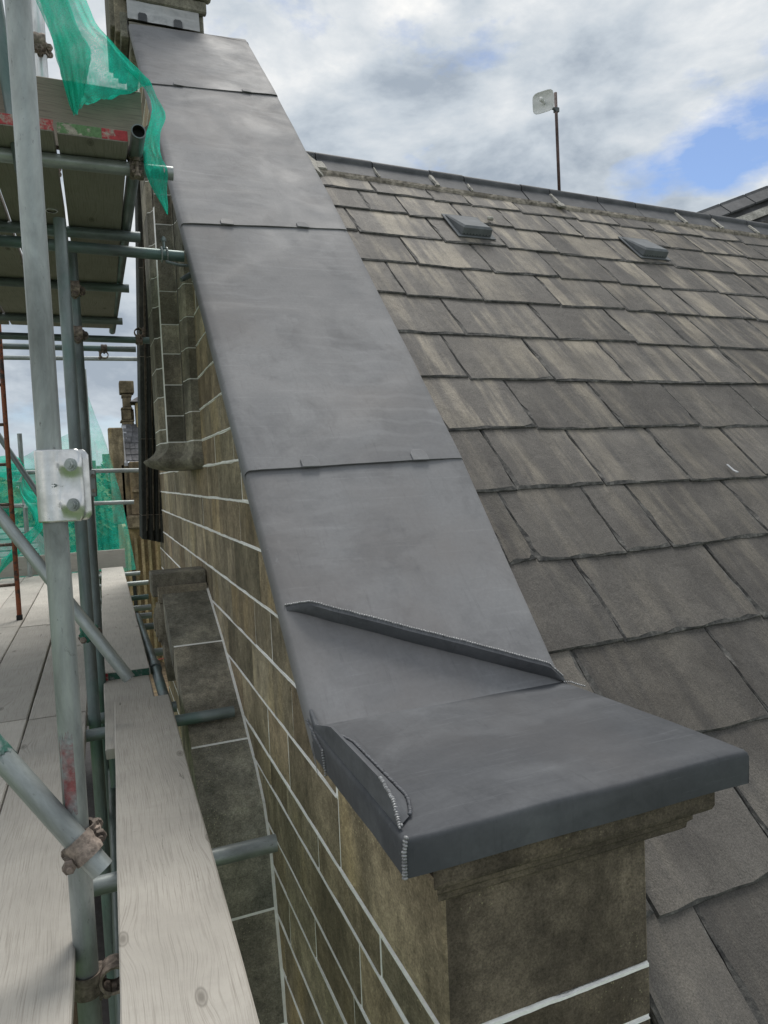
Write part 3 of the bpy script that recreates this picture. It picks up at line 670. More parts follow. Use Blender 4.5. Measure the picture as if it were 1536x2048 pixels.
def lead_clip(parent, x, y, lift, w=.062, h=.045):
    b = MB(); pts = []
    for px, py in ((-w/2, -.010), (w/2, -.010), (w/2, h*.55), (w/2-.014, h), (-w/2+.014, h), (-w/2, h*.55)): pts.append((px, py))
    r = []
    for dz, k in ((0, 1), (.0035, 1), (.0045, .94)):
        r.append([Vector((x+px*k, y+py*k*math.cos(ANG), SL*(y+py*k*math.cos(ANG))+C0))+NRM*(lift+dz) for px, py in pts])
    b.loft(r, 0, True, True); b.build('lead_clip', M_LEAD, parent)
s_low = lead_sheet(1.575, 2.36, .000, seed=1)
s_b = lead_sheet(2.241, 3.70, .009, seed=2, skew=.024)
s_c = lead_sheet(3.495, 5.20, .009, seed=3, skew=.09)
s_d = lead_sheet(4.96, 6.00, .009, seed=4, skew=.16)
for p, y, xs, sk in ((s_b, 2.241, (.655, 1.06), .024), (s_c, 3.495, (.66, 1.055), .09), (s_d, 4.96, (.66, 1.14), .16)):
    for x in xs: lead_clip(p, x, y+sk*(x-XL)+.004, .0105)
# flat shoulder behind the top edge
tb = MB(); yt = 6.10; zt = SL*yt+C0; rings = []
for k in range(8):
    a = ANG*(1-k/7); yy = yt+.012*k+(.0 if k < 7 else .5); zz = zt+.006*k-.0006*k*k
    rings.append([(x, yy, zz+dz) for x, dz in cross(6.1)])
smooth_by_angle(tb.loft(rings, 0, False).build('lead_shoulder', M_LEAD, cop), 50)
# stone core under the lead
core = [(1.60, -.655), (6.12, SL*6.12+C0-.02), (6.12, SL*6.12+C0-.13), (1.60, -.80)]
core = [(1.62, SL*1.62+C0-.02), (6.12, SL*6.12+C0-.02), (6.6, SL*6.12+C0-.02), (6.6, SL*6.12+C0-.10), (6.12, SL*6.12+C0-.086), (1.62, SL*1.62+C0-.086)]
cb = MB(); cb.loft([[(x, y, z) for y, z in core] for x in (XL+.012, 1.14)], 0, True, True); cb.build('coping_stone', M_SOOT, cop)
cb = MB(); cb.loft([[(XL+.012 if i == 0 else xr(y)-.012, y, z) for y, z in core] for i in (0, 1)], 0, True, True)
# ---- kneeler cap: flat lead with turned-down edges
ZC = -.611; Y0 = 1.045; Y1 = 1.60
def fold(n, L, drop):            # (position along, drop) for a sheet folded over one edge
    return [(.0015, -drop), (.0005, -drop*.55), (0, -.011), (.0022, -.004), (.007, -.0008)]
xs = fold(0, 0, .070); XR0, XR1 = 1.222, 1.170
cols = [(0, p, d) for p, d in xs]+[(k/26, 0, 0) for k in range(1, 26)]+[(1, -p, d) for p, d in reversed(xs)]
rowsY = [(p, d) for p, d in fold(0, 0, .070)]+[(.02+(Y1-Y0-.02)*k/18, 0) for k in range(1, 19)]
rings = []
for py, dy in rowsY:
    y = Y0+py; xrr = XR0+(XR1-XR0)*py/(Y1-Y0); ring = []
    for t, px, dx in cols:
        x = XL+.014+(xrr-XL-.028)*t if px == 0 and 0 < t < 1 else (XL+px if t == 0 else xrr+px)
        dr = min(dx, dy); wv = (fbm((x, y, 5), 3)*.003+fbm((x, y, 9), 12)*.0006)*(1 if dr > -.002 else .4)
        if dy < -.03 and dr == dy: wv = 0
        yj = y+(fbm((x, 0, 3), 5)*.003 if dy < -.001 else 0)
        ring.append((x+(fbm((0, y, 8), 6)*.003 if dx < -.001 else 0), yj, ZC+dr+wv+.010*(py/(Y1-Y0))))
    rings.append(ring)
cap = MB().loft(rings, 0, False).build('lead_cap', M_LEADD, cop); smooth_by_angle(cap, 60); tag(cap, 'darker flat lead cap over the kneeler at the foot')
box('cap_stone', (XL+.02, Y0+.02, ZC-.062), (XR1-.03, 1.61, ZC-.012), M_SOOT, cop)
def bead(name, pts, r, mat, parent, step=.0052):
    b = MB()
    for p, q in zip(pts, pts[1:]):
        p, q = Vector(p), Vector(q); n = max(1, int((q-p).length/step)); qq = (q-p).to_track_quat('X', 'Z')
        for k in range(n):
            c = p.lerp(q, k/n)+Vector((random.uniform(-1, 1), random.uniform(-1, 1), random.uniform(-1, 1)))*r*.12
            b.blob(c, r*.62, r*random.uniform(.9, 1.12), r*.62, qq)
    o = b.build(name, mat, parent, True); return o
def onc(x, y, h=0): return Vector((x, y, SL*y+C0))+NRM*h
# diagonal upstand across the sloping sheet
A, B = (XL+.016, 1.845), (1.168, 1.592); H = .043; up = MB(); rr = []; N_ = 40
dirv = Vector((B[0]-A[0], B[1]-A[1])).normalized(); topline = []
for k in range(N_+1):
    t = k/N_; x = A[0]+(B[0]-A[0])*t; y = A[1]+(B[1]-A[1])*t; e = min(1, t*N_/3.2, (1-t)*N_/3.2); h = H*e+.001; wob = fbm((x, 0, 4), 6)*.003
    lo, hi = onc(x, y-.004+wob, .0), onc(x, y+.006+wob, 0)
    rr.append([onc(x, y+wob, -.002), onc(x, y-.003+wob, h*.5), onc(x, y+.001+wob, h), onc(x, y+.010+wob, h+.001), onc(x, y+.016+wob, h*.5), onc(x, y+.018+wob, -.002)])
    topline.append(onc(x, y+.011+wob, h+.001))
o = up.loft(rr, 0, False).build('diagonal_upstand', M_LEADD, cop); smooth_by_angle(o, 60)
bead('weld_bead', topline, .0050, M_BEAD, o, .0058)
# upstand along the outer edge of the cap
rr = []; inner = []; N_ = 30
for k in range(N_+1):
    t = k/N_; y = 1.625-(1.625-1.082)*t; zb = max(ZC+.006, SL*y+C0+.002); e = min(1, t*N_/9+.02, math.sqrt((1-t)*N_/5)+.02); h = .046*e
    x0 = XL+.006; rr.append([(x0, y, zb-.018), (x0, y, zb+h*.6), (x0+.003, y, zb+h), (x0+.004+.006*e, y, zb+h*.98), (x0+.006+.018*e, y, zb+h*.45), (x0+.046*e+.006, y, zb+.001)])
    inner.append(Vector((x0+.046*e+.008, y, zb+.004)))
o = MB().loft(rr, 0, False).build('edge_upstand', M_LEADD, cop); smooth_by_angle(o, 60)
bead('weld_bead', inner[4:-1], .0042, M_BEADD, o, .0042)
bead('weld_bead', [Vector(rr[-6][2])+Vector((.002, 0, .001)), Vector(rr[-3][2])+Vector((.002, -.004, 0)), Vector(rr[-1][0])+Vector((0, -.006, .016)), Vector(rr[-1][5])+Vector((0, -.006, .006))], .0042, M_BEAD, o, .0045)
bead('weld_bead', [(XL+.003, Y0-.001, ZC+.002), (XL-.0025, Y0-.003, ZC-.02), (XL-.002, Y0-.002, ZC-.071)], .0052, M_BEAD, cap, .0052)
bead('weld_bead', [(XL-.002, 1.50, ZC-.012), (XL-.001, 1.485, ZC-.070)], .0036, M_BEAD, cap)
bead('weld_bead', [(XL-.001, 1.625, ZC+.018), (XL-.002, 1.545, ZC-.004), (XL-.002, 1.50, ZC-.012)], .0038, M_BEADD, cap)
bead('weld_bead', [(1.158, 1.585, ZC+.012), (1.172, 1.575, ZC+.012), (1.19, 1.53, ZC+.008)], .004, M_BEAD, cap)

# ------------------------------------------------------------------ stone chimney at the head of the coping
chim = empty('stone_chimney', (.72, 6.3, 3.6), 'moulded stone chimney base with pale lead flashing at the coping head', 'chimney')
zt = SL*6.10+C0
MB().box((XL+.02, 6.16, zt-.2), (1.05, 6.9, zt+2.2), 0, .01).build('chimney_stack', M_SOOT, chim)
MB().box((XL-.02, 6.10, zt+.165), (1.07, 6.158, zt+.26), 0, .01).build('chimney_moulding', M_SOOT, chim)
MB().box((XL-.05, 6.06, zt+.263), (1.11, 6.158, zt+.5), 0, .02).build('chimney_moulding', M_SOOT, chim)
for k, (xa, za, zb) in enumerate(((.385, -.10, .1), (.345, -.06, .35), (.31, -.02, .8))):
    MB().box((xa, 6.18+.01*k, zt+za), (XL+.018-.001*k, 6.9, zt+zb), 0, .008).build('side_moulding', M_SOOT, chim)
fl = MB(); rings = []
for k in range(6):
    t = k/5; rings.append([(XL+.005+(1.0-XL)*i/12, 6.095+.02*t, zt+.004+.16*t+.002*math.sin(i*1.3)) for i in range(13)])
fl = fl.loft(rings, 0, False).build('lead_flashing', M_LEADO, chim, True)
for x in (.555, .83):
    b = MB(); pts = [(-.034, -.012), (.034, -.012), (.034, .04), (.022, .055), (-.022, .055), (-.034, .04)]
    b.loft([[(x+px, 6.088+.02*(pz+.01)/.16-dy, zt+.01+pz) for px, pz in pts] for dy in (0, .004)], 0, True, True); b.build('lead_clip', M_LEADD, fl)

# ================================================================== THINGS ON THE ROOF
def roof_vent(x, y, label):
    v = empty('roof_vent', (x, y, SL*y+CR), label, 'roof vent', 'grey slate vents on the roof')
    def P(u, w, h): q = Vector((x+u*.88, y, SL*y+CR))+UPS*w*.88+NRM*(h*.9+.034); return q
    b = MB(); b.loft([[P(-.145, -.02, h), P(.15, -.02, h), P(.15, .32, h), P(-.145, .32, h)] for h in (0, .006)], 0, True, True); b.build('base_plate', M_VENT, v)
    b = MB(); b.loft([[P(-.115, .0, .010), P(.115, .0, .010), P(.125, .30, .008), P(-.125, .30, .008)], [P(-.112, .004, .055), P(.112, .004, .055), P(.118, .29, .014), P(-.118, .29, .014)], [P(-.10, .022, .066), P(.10, .022, .066), P(.10, .27, .022), P(-.10, .27, .022)]], 0, True, True)
    b.build('hood', M_VENT, v)
    b = MB()
    for k in range(9): u = -.10+.025*k; b.box(tuple(P(u-.004, 0, .014)+Vector((0, -.003, 0))), tuple(P(u+.004, 0, .014)+Vector((0, .001, .03))))
    b.build('grille', M_HOLE, v)
roof_vent(2.225, 3.83, 'grey plastic slate vent high on the roof nearer the coping')
roof_vent(3.58, 3.79, 'grey plastic slate vent farther right towards the edge of view')
ant = empty('roof_antenna', (3.312, 4.425, 2.03), 'white square dish antenna on a thin brown mast above the ridge', 'antenna')
MB().cyl((3.312, 4.425, 1.93), (3.300, 4.425, 2.745), .0115, n=12).build('mast', M_MAST, ant, True)
b = MB(); rings = []; CC = Vector((3.17, 4.385, 2.63)); nn = Vector((-.80, -.60, -.02)).normalized(); ux = Vector((0, 0, 1)).cross(nn).normalized(); uz = nn.cross(ux)
def sq(t, r): 
    c, s_ = math.cos(t), math.sin(t); k = (abs(c)**5+abs(s_)**5)**(-1/5); return c*k*r, s_*k*r
for r, dpt in ((.001, 0), (.035, .003), (.07, .012), (.094, .024), (.098, .028), (.098, .022), (.06, -.004), (.001, -.012)):
    rings.append([CC+ux*(sq(2*math.pi*i/28, r)[0]*.80)+uz*sq(2*math.pi*i/28, r)[1]*.76+nn*dpt for i in range(28)])
b.loft(rings, 0, True, True); dish = b.build('dish', M_WPLA, ant, True)
MB().cyl(CC-nn*.002, CC+nn*.062, .010, .012, 12).cyl(CC+nn*.062, CC+nn*.078, .017, .015, 12).build('feed_horn', M_WPLA, dish, True)
MB().cyl(CC-nn*.01, (3.306, 4.425, 2.62), .011, n=10).box((3.288, 4.41, 2.605), (3.32, 4.44, 2.635)).build('bracket', M_VENT, ant)
# small loose things on the slates
def on_roof(x, y, h): return Vector((x, y, SL*y+CR))+NRM*h
y = 2.285; b = MB()
b.loft([[on_roof(2.552, y+.030, .045), on_roof(2.563, y+.030, .045), on_roof(2.563, y+.030, .047), on_roof(2.552, y+.030, .047)], [on_roof(2.556, y+.0, .047), on_roof(2.568, y+.0, .047), on_roof(2.568, y+.0, .049), on_roof(2.556, y+.0, .049)], [on_roof(2.560, y-.012, .05), on_roof(2.576, y-.012, .05), on_roof(2.576, y-.010, .053), on_roof(2.560, y-.010, .053)]], 0, True, True)
tag(b.build('slate_clip', M_LEADO, None), 'small bent bright metal strip holding one slate edge', 'metal clip')
b = MB(); b.blob(on_roof(2.435, 4.02, .05), .02, .014, .014).blob(on_roof(2.448, 4.015, .052), .011, .01, .016)
tag(b.build('mortar_lump', M_WMORT, None, True), 'tiny white mortar lump beside the nearer roof vent', 'mortar lump')
# second roof beyond the ridge on the right
r2 = empty('far_slate_roof', (8.2, 8.0, 1.0), 'second slate roof with pale mortared verge rising beyond the ridge', 'roof')
MB().add([(5.8, 6.3, 2.51), (10.6, 6.3, 4.31), (10.6, 5.3, 2.6), (5.8, 5.3, 1.5), (10.6, 9.5, 1.0), (5.8, 9.5, .5)], [(0,3,2,1), (0,1,4,5)]).build('slope', M_FROOF, r2)
b = MB()
for k in range(12):
    t0, t1 = k/12+.002, (k+1)/12-.002
    p, q = Vector((5.8, 6.3, 2.51)).lerp(Vector((10.6, 6.3, 4.31)), t0), Vector((5.8, 6.3, 2.51)).lerp(Vector((10.6, 6.3, 4.31)), t1)
    c = MB(); c.loft([[w+Vector((0, -.15, -.13)), w+Vector((0, -.155, -.11)), w+Vector((0, -.02, .01)), w+Vector((0, .0, .045)), w+Vector((0, .04, .01)), w+Vector((0, .15, -.12))] for w in (p, q)], 0, True, True); c.build('ridge_tile', M_RIDGE, r2)
for k in range(4):
    p = Vector((5.8, 6.13, 2.32-.10*k)).lerp(Vector((10.6, 6.13, 3.83-.10*k)), 0); q = Vector((10.6, 6.13-.05*k, 4.09-.16*k)); p = Vector((5.8, 6.13-.05*k, 2.32-.16*k))
    c = MB(); c.loft([[w+Vector((0, 0, 0)), w+Vector((0, -.03, -.03)), w+Vector((0, -.06, -.10)), w+Vector((0, .02, -.08))] for w in (p, q)], 0, True, True); c.build('mortar_band' if k % 2 == 0 else 'slate_course', M_WMORT if k % 2 == 0 else M_SLATE, r2)
fc = empty('far_chimney_corner', (8.95, 6.0, 2.6), 'pale grey chimney corner just showing at the right edge', 'chimney')
MB().box((8.05, 5.62, 2.5), (8.9, 6.1, 4.6), 0, .02).build('stack', M_LEADO, fc); MB().box((8.02, 5.60, 3.42), (8.93, 6.12, 3.47), 0, .01).build('band', M_SOOT, fc)

# ================================================================== SCAFFOLD
R_T = .02415
def tube(label, p0, p1, mat=None, group=None, name='scaffold_tube', r=R_T, n=20):
    p0, p1 = Vector(p0), Vector(p1); L = (p1-p0).length; rings = []
    for z, rr in ((.03, r*.84), (0, r*.84), (0, r), (L*.25, r), (L*.5, r), (L*.75, r), (L, r), (L, r*.84), (L-.03, r*.84)):
        rings.append([(rr*math.cos(2*math.pi*i/n), rr*math.sin(2*math.pi*i/n), z-L/2) for i in range(n)])
    b = MB(); b.loft(rings, 0, True, True)
    for i in range(len(b.f)): 
        if i < n or i >= 7*n: b.m[i] = 1
    me = bpy.data.meshes.new(name); me.from_pydata(b.v, [], b.f); me.materials.append(mat or M_GALV); me.materials.append(M_HOLE); me.polygons.foreach_set('material_index', b.m)
    me.polygons.foreach_set('use_smooth', [True]*len(me.polygons)); me.set_sharp_from_angle(angle=math.radians(40)); me.update()
    o = bpy.data.objects.new(name, me); COL.objects.link(o); o.location = (p0+p1)/2; o.rotation_mode = 'QUATERNION'; o.rotation_quaternion = (p1-p0).to_track_quat('Z', 'Y')
    ORG[o.name] = (p0+p1)/2
    return tag(o, label, 'scaffold tube', group)
def paint_band(parent, p0, p1, mat, name='paint_mark', a0=0, a1=2*math.pi):
    p0, p1 = Vector(p0), Vector(p1); q = (p1-p0).to_track_quat('Z', 'Y'); vs = []; fs = []; n = 14; m = 8
    for j in range(m+1):
        for i in range(n+1):
            a = a0+(a1-a0)*i/n; jx = random.uniform(-.012, .012) if j in (0, m) else 0
            vs.append(p0.lerp(p1, j/m)+(p1-p0).normalized()*jx+q@Vector(((R_T+.0006)*math.cos(a), (R_T+.0006)*math.sin(a), 0)))
    for j in range(m):
        for i in range(n): k = j*(n+1)+i; fs.append((k, k+1, k+n+2, k+n+1))
    o = mk(name, vs, fs, mat, None, True); W_ = o.location.copy(); o.parent = parent
    o.matrix_parent_inverse = (Matrix.Translation(parent.location) @ parent.rotation_quaternion.to_matrix().to_4x4()).inverted(); o.location = W_
    return o
def coupler(label, P, axA, axB, off, mat, group='scaffold couplers', name='scaffold_coupler'):
    P = Vector(P); A = Vector(axA).normalized(); B = Vector(axB).normalized(); O = Vector(off).normalized()
    c = empty(name, P, label, 'coupler', group)
    for ax, sg in ((A, -1), (B, 1)):
        ctr = P+O*(sg*(R_T+.003)); b = MB(); q = ax.to_track_quat('Z', 'Y'); n = 18; rings = []
        for rr, h in ((R_T+.001, -.022), (R_T+.007, -.024), (R_T+.009, -.012), (R_T+.006, 0), (R_T+.009, .012), (R_T+.007, .024), (R_T+.001, .022)):
            rings.append([ctr+q@Vector((rr*math.cos(2*math.pi*i/n), rr*math.sin(2*math.pi*i/n), h)) for i in range(n)])
        b.loft(rings, 0, True, False); band = b.build('band', mat, c); smooth_by_angle(band, 50)
        sd_ = ax.cross(O).normalized(); p = ctr+sd_*(R_T+.012)
        bb = MB(); bb.cyl(p-O*.035, p+O*.040, .0062, n=8).cyl(p+O*.018, p+O*.031, .0135, n=6).cyl(p-O*.036, p-O*.026, .012, n=8)
        bb.build('bolt', M_RUST if mat is not M_GALVL else M_GALV, band)
        bb = MB(); w = p-sd_*.006
        bb.cyl(w-O*.016-ax*.018, w-O*.016+ax*.018, .009, n=8).cyl(w+O*.012-ax*.016, w+O*.012+ax*.016, .008, n=8); bb.build('hinge', mat, band)
    return c
Zv = (0, 0, 1); Xv = (1, 0, 0); Yv = (0, 1, 0)
# uprights
s1u = tube('near galvanised upright above the steel sleeve, thickest tube at left', (-.090, 1.609, .002), (-.092, 1.609, 1.75), M_GALV)
s1l = tube('near galvanised upright below the steel sleeve with red paint mark', (-.085, 1.609, -2.6), (-.088, 1.609, -.002), M_GALV)
paint_band(s1l, (-.0862, 1.609, -.69), (-.0866, 1.609, -.52), M_REDT, 'red_paint_mark', math.radians(-75), math.radians(10))
paint_band(s1l, (-.0861, 1.609, -.80), (-.0863, 1.609, -.715), M_GRNT, 'green_paint_mark', math.radians(-100), math.radians(-10))
tube('short spotted upright hanging behind the near upright at the top', (-.114, 3.33, 1.165), (-.118, 3.33, 2.7), M_GALVL)
s2 = tube('second dull green upright standing just behind the near one', (-.070, 3.17, -2.6), (-.082, 3.17, 1.08), M_GALVD)
s3 = tube('third upright close behind the second, with small red coupler', (-.047, 3.70, -2.6), (-.052, 3.70, 1.12), M_GALVD)
tube('slim far upright with green netting tied to its top', (-.075, 8.72, -2.6), (-.075, 8.72, 1.31), M_GALV)
tube('far outer upright seen through green netting at left', (-.742, 8.5, -2.6), (-.756, 8.5, .58), M_GALV)
tube('dark tube slanting down the top left corner', (-.262, 2.79, 2.05), (-.176, 2.73, 1.08), M_GALVD)
# braces
b1 = tube('middle diagonal brace crossing the second upright, cut end over boards', (-.60, 3.24, .25), (.068, 2.93, -.778), M_GALV)
b2 = tube('near diagonal brace at lower left with a rusty swivel coupler', (-.52, 1.76, -.14), (-.041, 1.545, -.803), M_GALV)
paint_band(b2, (-.255, 1.641, -.507), (-.215, 1.623, -.562), M_GRNT, 'green_paint_mark', math.radians(20), math.radians(160))
tube('far diagonal brace behind the ladder with a red patch', (-.95, 6.92, .78), (-.36, 6.61, -.283), M_GALVD)
# upper lift: transoms, ledger, ties
tube('upper transom with bright cut end sticking out past the lead', (-1.2, 2.787, 1.144), (.327, 2.761, 1.144), M_GALV)
tube('second upper transom under the high boards, ending short', (-1.2, 3.52, 1.144), (.250, 3.51, 1.144), M_GALVD)
tube('third upper transom under the high boards', (-1.2, 4.45, 1.144), (.236, 4.44, 1.144), M_GALVD)
tube('fourth upper transom under the far part of the high boards', (-1.2, 5.345, 1.144), (.227, 5.342, 1.144), M_GALVD)
tube('open ended ledger tube beside the high boards, facing the viewer', (.199, 2.57, 1.194), (.172, 5.95, 1.194), M_GALVD)
tube('long wall tie tube with a wing bolt clip near the lead', (-1.2, 3.40, 1.06), (.43, 3.395, 1.035), M_GALVD)
tube('far wall tie tube meeting the black pilaster', (-1.2, 5.42, 1.035), (.435, 5.41, 1.028), M_GALVD)
tube('thin cross tube just behind the far wall tie', (-1.2, 6.3, 1.12), (.36, 6.3, 1.12), M_GALVD)
tube('highest of the three far cross rails, against bright cloud', (-1.4, 8.6, 1.40), (.62, 8.6, 1.42), M_GALV)
tube('middle far guard rail crossing in front of the stone wing', (-1.3, 8.6, .172), (.62, 8.6, .138), M_GALV)
tube('lowest far guard rail ending short of the pilaster', (-1.3, 8.6, -.19), (.368, 8.6, -.225), M_GALV)
# lower lift transoms
for yy, xe, lab, z in ((1.93, .407, 'nearest transom end poking out toward the wall below the near board', -1.042), (3.03, .485, 'transom passing over the curved stone hood to the wall', -1.010), (3.33, .272, 'short dark transom end beside the hood, below the lapped boards', -1.042),
                    (4.46, .35, 'transom end just behind the hood scroll', -1.042), (5.30, .38, 'dark transom sixth from the far end behind the inner pipe', -1.042), (5.74, .325, 'fifth transom from the far end, by the black inner pipe', -1.042),
                    (6.12, .346, 'fourth transom from the far end below the inner boards', -1.042), (6.69, .36, 'dark transom third from the far end below inner boards', -1.042), (7.65, .42, 'bright transom second from the far end', -1.042), (8.50, .383, 'farthest lower transom beside the toe board', -1.042)):
    tube(lab, (-1.25, yy, z), (xe, yy, z), M_GALVD if yy in (3.03, 3.33, 5.30, 6.69) else M_GALV)
tube('black inner pipe lying along the wall side of the boards', (.222, 4.0, -.993), (.208, 5.50, -.993), M_GALVD)
tube('short near length of the inner pipe beyond the taped joint', (.2215, 3.20, -.993), (.222, 3.998, -.993), M_GALVD)
tube('lower ledger seen in the dark gap beneath the platform', (-.02, .6, -1.42), (-.02, 8.4, -1.42), M_GALVD)
tube('thin steep tube in the gap beside the third upright', (.0, 3.42, -2.6), (-.01, 3.42, -1.09), M_GALVD)
# sleeve coupler on the near upright
sv = empty('sleeve_coupler', (-.088, 1.609, -.07), 'shiny pressed steel sleeve coupler with two bolts on the near upright', 'sleeve coupler')
b = MB(); rings = []; prof = []
for i in range(19):
    a = math.radians(-30-300*i/18+0); prof.append((.0282*math.cos(a), .0282*math.sin(a)))
cx, cy = -.088, 1.609
# wrap: flange (front) + shell round the back
F = Vector((.80, -.60)).normalized(); F = Vector((.925, -.38)).normalized(); Nf = Vector((-F.y*-1, -F.x)).normalized(); Nf = Vector((F.y, -F.x)); Nf = Nf if Nf.y < 0 else -Nf
def loop(grow, bul, cut=0.):
    pts = []
    for i in range(22):
        a = math.radians(100+ (260-0)*0); 
    r = .0275+grow
    base = math.atan2(F.y, F.x)
    pts.append(Vector((cx, cy))+F*(.070-cut)+Nf*(.0105+grow+bul*.35)); pts.append(Vector((cx, cy))+F*(.062-cut*.8)+Nf*(.012+grow+bul*.6)); pts.append(Vector((cx, cy))+F*.050+Nf*(.0125+grow+bul)); pts.append(Vector((cx, cy))+F*.038+Nf*(.014+grow+bul*.9)); pts.append(Vector((cx, cy))+F*.029+Nf*(.017+grow+bul*.4))
    sgn = 1 if (Nf.x*F.y-Nf.y*F.x) < 0 else -1
    for i in range(17):
        a = math.radians(38+284*i/16); d = F*math.cos(a)+Nf*math.sin(a); pts.append(Vector((cx, cy))+d*r)
    pts.append(Vector((cx, cy))+F*.040-Nf*(.008+grow)); pts.append(Vector((cx, cy))+F*(.074-cut)-Nf*(.006+grow))
    return pts
rings = []
zs = [-.074, -.071, -.062, -.052, -.044, -.036, -.026, -.014, 0, .014, .026, .036, .044, .052, .062, .071, .074]
for z in zs:
    bul = .009*math.exp(-((z-.042)/.014)**2)+.009*math.exp(-((z+.040)/.014)**2)
    rings.append([(p.x, p.y, z) for p in loop(.0012, bul, .011*max(0, (abs(z)-.060)/.014)**2)])
o = b.loft(rings, 0, False).build('shell', M_PRESS, sv); smooth_by_angle(o, 60)
md = o.modifiers.new('thick', 'SOLIDIFY'); md.thickness = .003; md.offset = -1
pl = Vector((cx, cy))+F*.052+Nf*.004
MB().box((-.0005, 0, 0), (0, .001, .001)) 
for z in (.042, -.040):
    c0 = Vector((cx, cy))+F*.050+Nf*.020; p = Vector((c0.x, c0.y, z)); nv = Vector((Nf.x, Nf.y, 0))
    MB().cyl(p, p+nv*.0035, .0135, n=20).cyl(p+nv*.0035, p+nv*.007, .0115, n=20).cyl(p+nv*.007, p+nv*.0145, .0092, .0088, 6).cyl(p+nv*.0145, p+nv*.016, .0055, n=12).build('bolt', M_GALV, sv)
p = Vector((cx, cy))+F*.012+Nf*.0275; b = MB()
for k in range(12):
    a = 2*math.pi*k/12; b.blob(Vector((p.x, p.y, .001))+Vector((F.x, F.y, 0))*(.009*math.cos(a))+Vector((0, 0, .0028*math.sin(a))), .0016, .0022, .0016)
b.build('pressed_slot', M_GALVD, sv, True)
# couplers
b2d = Vector((.479, -.215, -.663)).normalized(); b1d = Vector((.668, -.31, -1.028)).normalized()
coupler('rusty swivel coupler joining the near brace to the near upright', (-.078, 1.586, -.752), Zv, b2d, (.1, -1, -.05), M_RUST)
coupler('green painted swivel coupler on the middle brace', (-.071, 3.07, -.60), Zv, b1d, (.15, -1, 0), M_GRNC)
coupler('rusty coupler low on the near upright below the platform', (-.060, 1.609, -1.075), Zv, Yv, (1, 0, 0), M_RUST)
coupler('rusty coupler high on the spotted short upright', (-.116, 3.305, 1.83), Zv, Xv, (0, -1, 0), M_RUST)
coupler('red coupler low on the spotted short upright', (-.114, 3.305, 1.335), Zv, Xv, (0, -1, 0), M_REDC)
coupler('brown coupler fixing the open ledger to the upper transom', (.198, 2.765, 1.169), Xv, Yv, (0, 0, 1), M_RUST)
coupler('coupler on the far wall tie beside the black pilaster', (.335, 5.41, 1.055), Xv, Yv, (0, 0, 1), M_RUST)
coupler('small coupler under the thin cross tube, against the sky', (.11, 6.3, 1.095), Xv, Yv, (0, 0, -1), M_RUST)
coupler('coupler on the third upright below the high boards', (-.05, 3.675, .93), Zv, Xv, (0, -1, 0), M_RUST)
coupler('coupler on the third upright at the level of the top rail', (-.05, 3.675, .72), Zv, Xv, (0, -1, 0), M_RUST)
coupler('galvanised coupler on the far outer upright behind netting', (-.745, 8.52, -.2), Zv, Xv, (0, 1, 0), M_GALVL)
sp = empty('tube_joint_clamp', (-.045, 3.672, .02), 'small two-bolt joint clamp on the third upright beside the sleeve', 'clamp')
MB().box((-.040, 3.655, -.06), (-.008, 3.672, .07), 0, .006).build('plate', M_GALV, sp)
for z in (-.03, .04): MB().cyl((-.022, 3.655, z), (-.022, 3.640, z), .011, n=6).build('bolt', M_RUST, sp)
wc = empty('wing_bolt_clip', (.343, 3.395, 1.06), 'wire clip with upright wing bolt on the long wall tie', 'clip')
MB().cyl((.343, 3.395, 1.062), (.343, 3.395, 1.12), .006, n=8).cyl((.343, 3.395, 1.098), (.343, 3.395, 1.112), .012, n=6).build('bolt', M_GALVD, wc)
b = MB()
for k in range(18):
    a, c = math.radians(20*k), math.radians(20*(k+1)); 
    for dx in (-.012, .012): b.cyl((.343+dx, 3.395+.030*math.cos(a), 1.037+.032*math.sin(a)), (.343+dx, 3.395+.030*math.cos(c), 1.037+.032*math.sin(c)), .004, n=6)
b.build('wire_loop', M_GALV, wc)
MB().cyl((.345, 3.37, 1.0), (.40, 3.36, .985), .007, n=8).cyl((.40, 3.36, .985), (.455, 3.36, .985), .007, n=8).build('hook', M_GALVD, wc)
eb = empty('wall_eye_bolt', (.47, 3.42, .96), 'dark eye bolt fixed to the wall below the long wall tie', 'eye bolt')
MB().cyl((.53, 3.42, .97), (.45, 3.40, .955), .008, n=10).build('shank', M_GALVD, eb); MB().cyl((.455, 3.40, .955), (.41, 3.385, .925), .014, .011, 10).build('socket', M_GALVD, eb)
# ------------------------------------------------------------------ boards
def board(label, c, w, y0, y1, ztop, mat, rot=0., dz=0., name='scaffold_board', th=.038, paint=(), group='scaffold boards'):
    """c: x of the middle at the near end; rot: sideways run per metre"""
    n = max(4, int((y1-y0)/.25)); rings = []; L = y1-y0
    for k in range(n+1):
        y = y0+L*k/n; xx = c+rot*(y-y0); zz = ztop+dz*(y-y0)+random.uniform(-.0012, .0012); j = lambda: random.uniform(-.0013, .0013); h = w/2; e = .004
        rings.append([(xx-h+e, y, zz-th), (xx+h-e, y, zz-th), (xx+h+j(), y, zz-th+e), (xx+h+j(), y, zz-e), (xx+h-e, y, zz), (xx-h+e, y, zz), (xx-h+j(), y, zz-e), (xx-h+j(), y, zz-th+e)])
    o = MB().loft(rings, 0, True, True).build(name, mat, None); tag(o, label, 'scaffold board', group)
    for (f0, f1, m, nm) in paint:
        xa, xb = c-w/2+w*f0, c-w/2+w*f1
        r = [[(xa, y, ztop-.036), (xb, y, ztop-.036), (xb, y, ztop-.002), (xa, y, ztop-.002)] for y in (y0-.0015, y0+.002)]
        MB().loft(r, 0, True, True).build(nm, m, o)
    return o
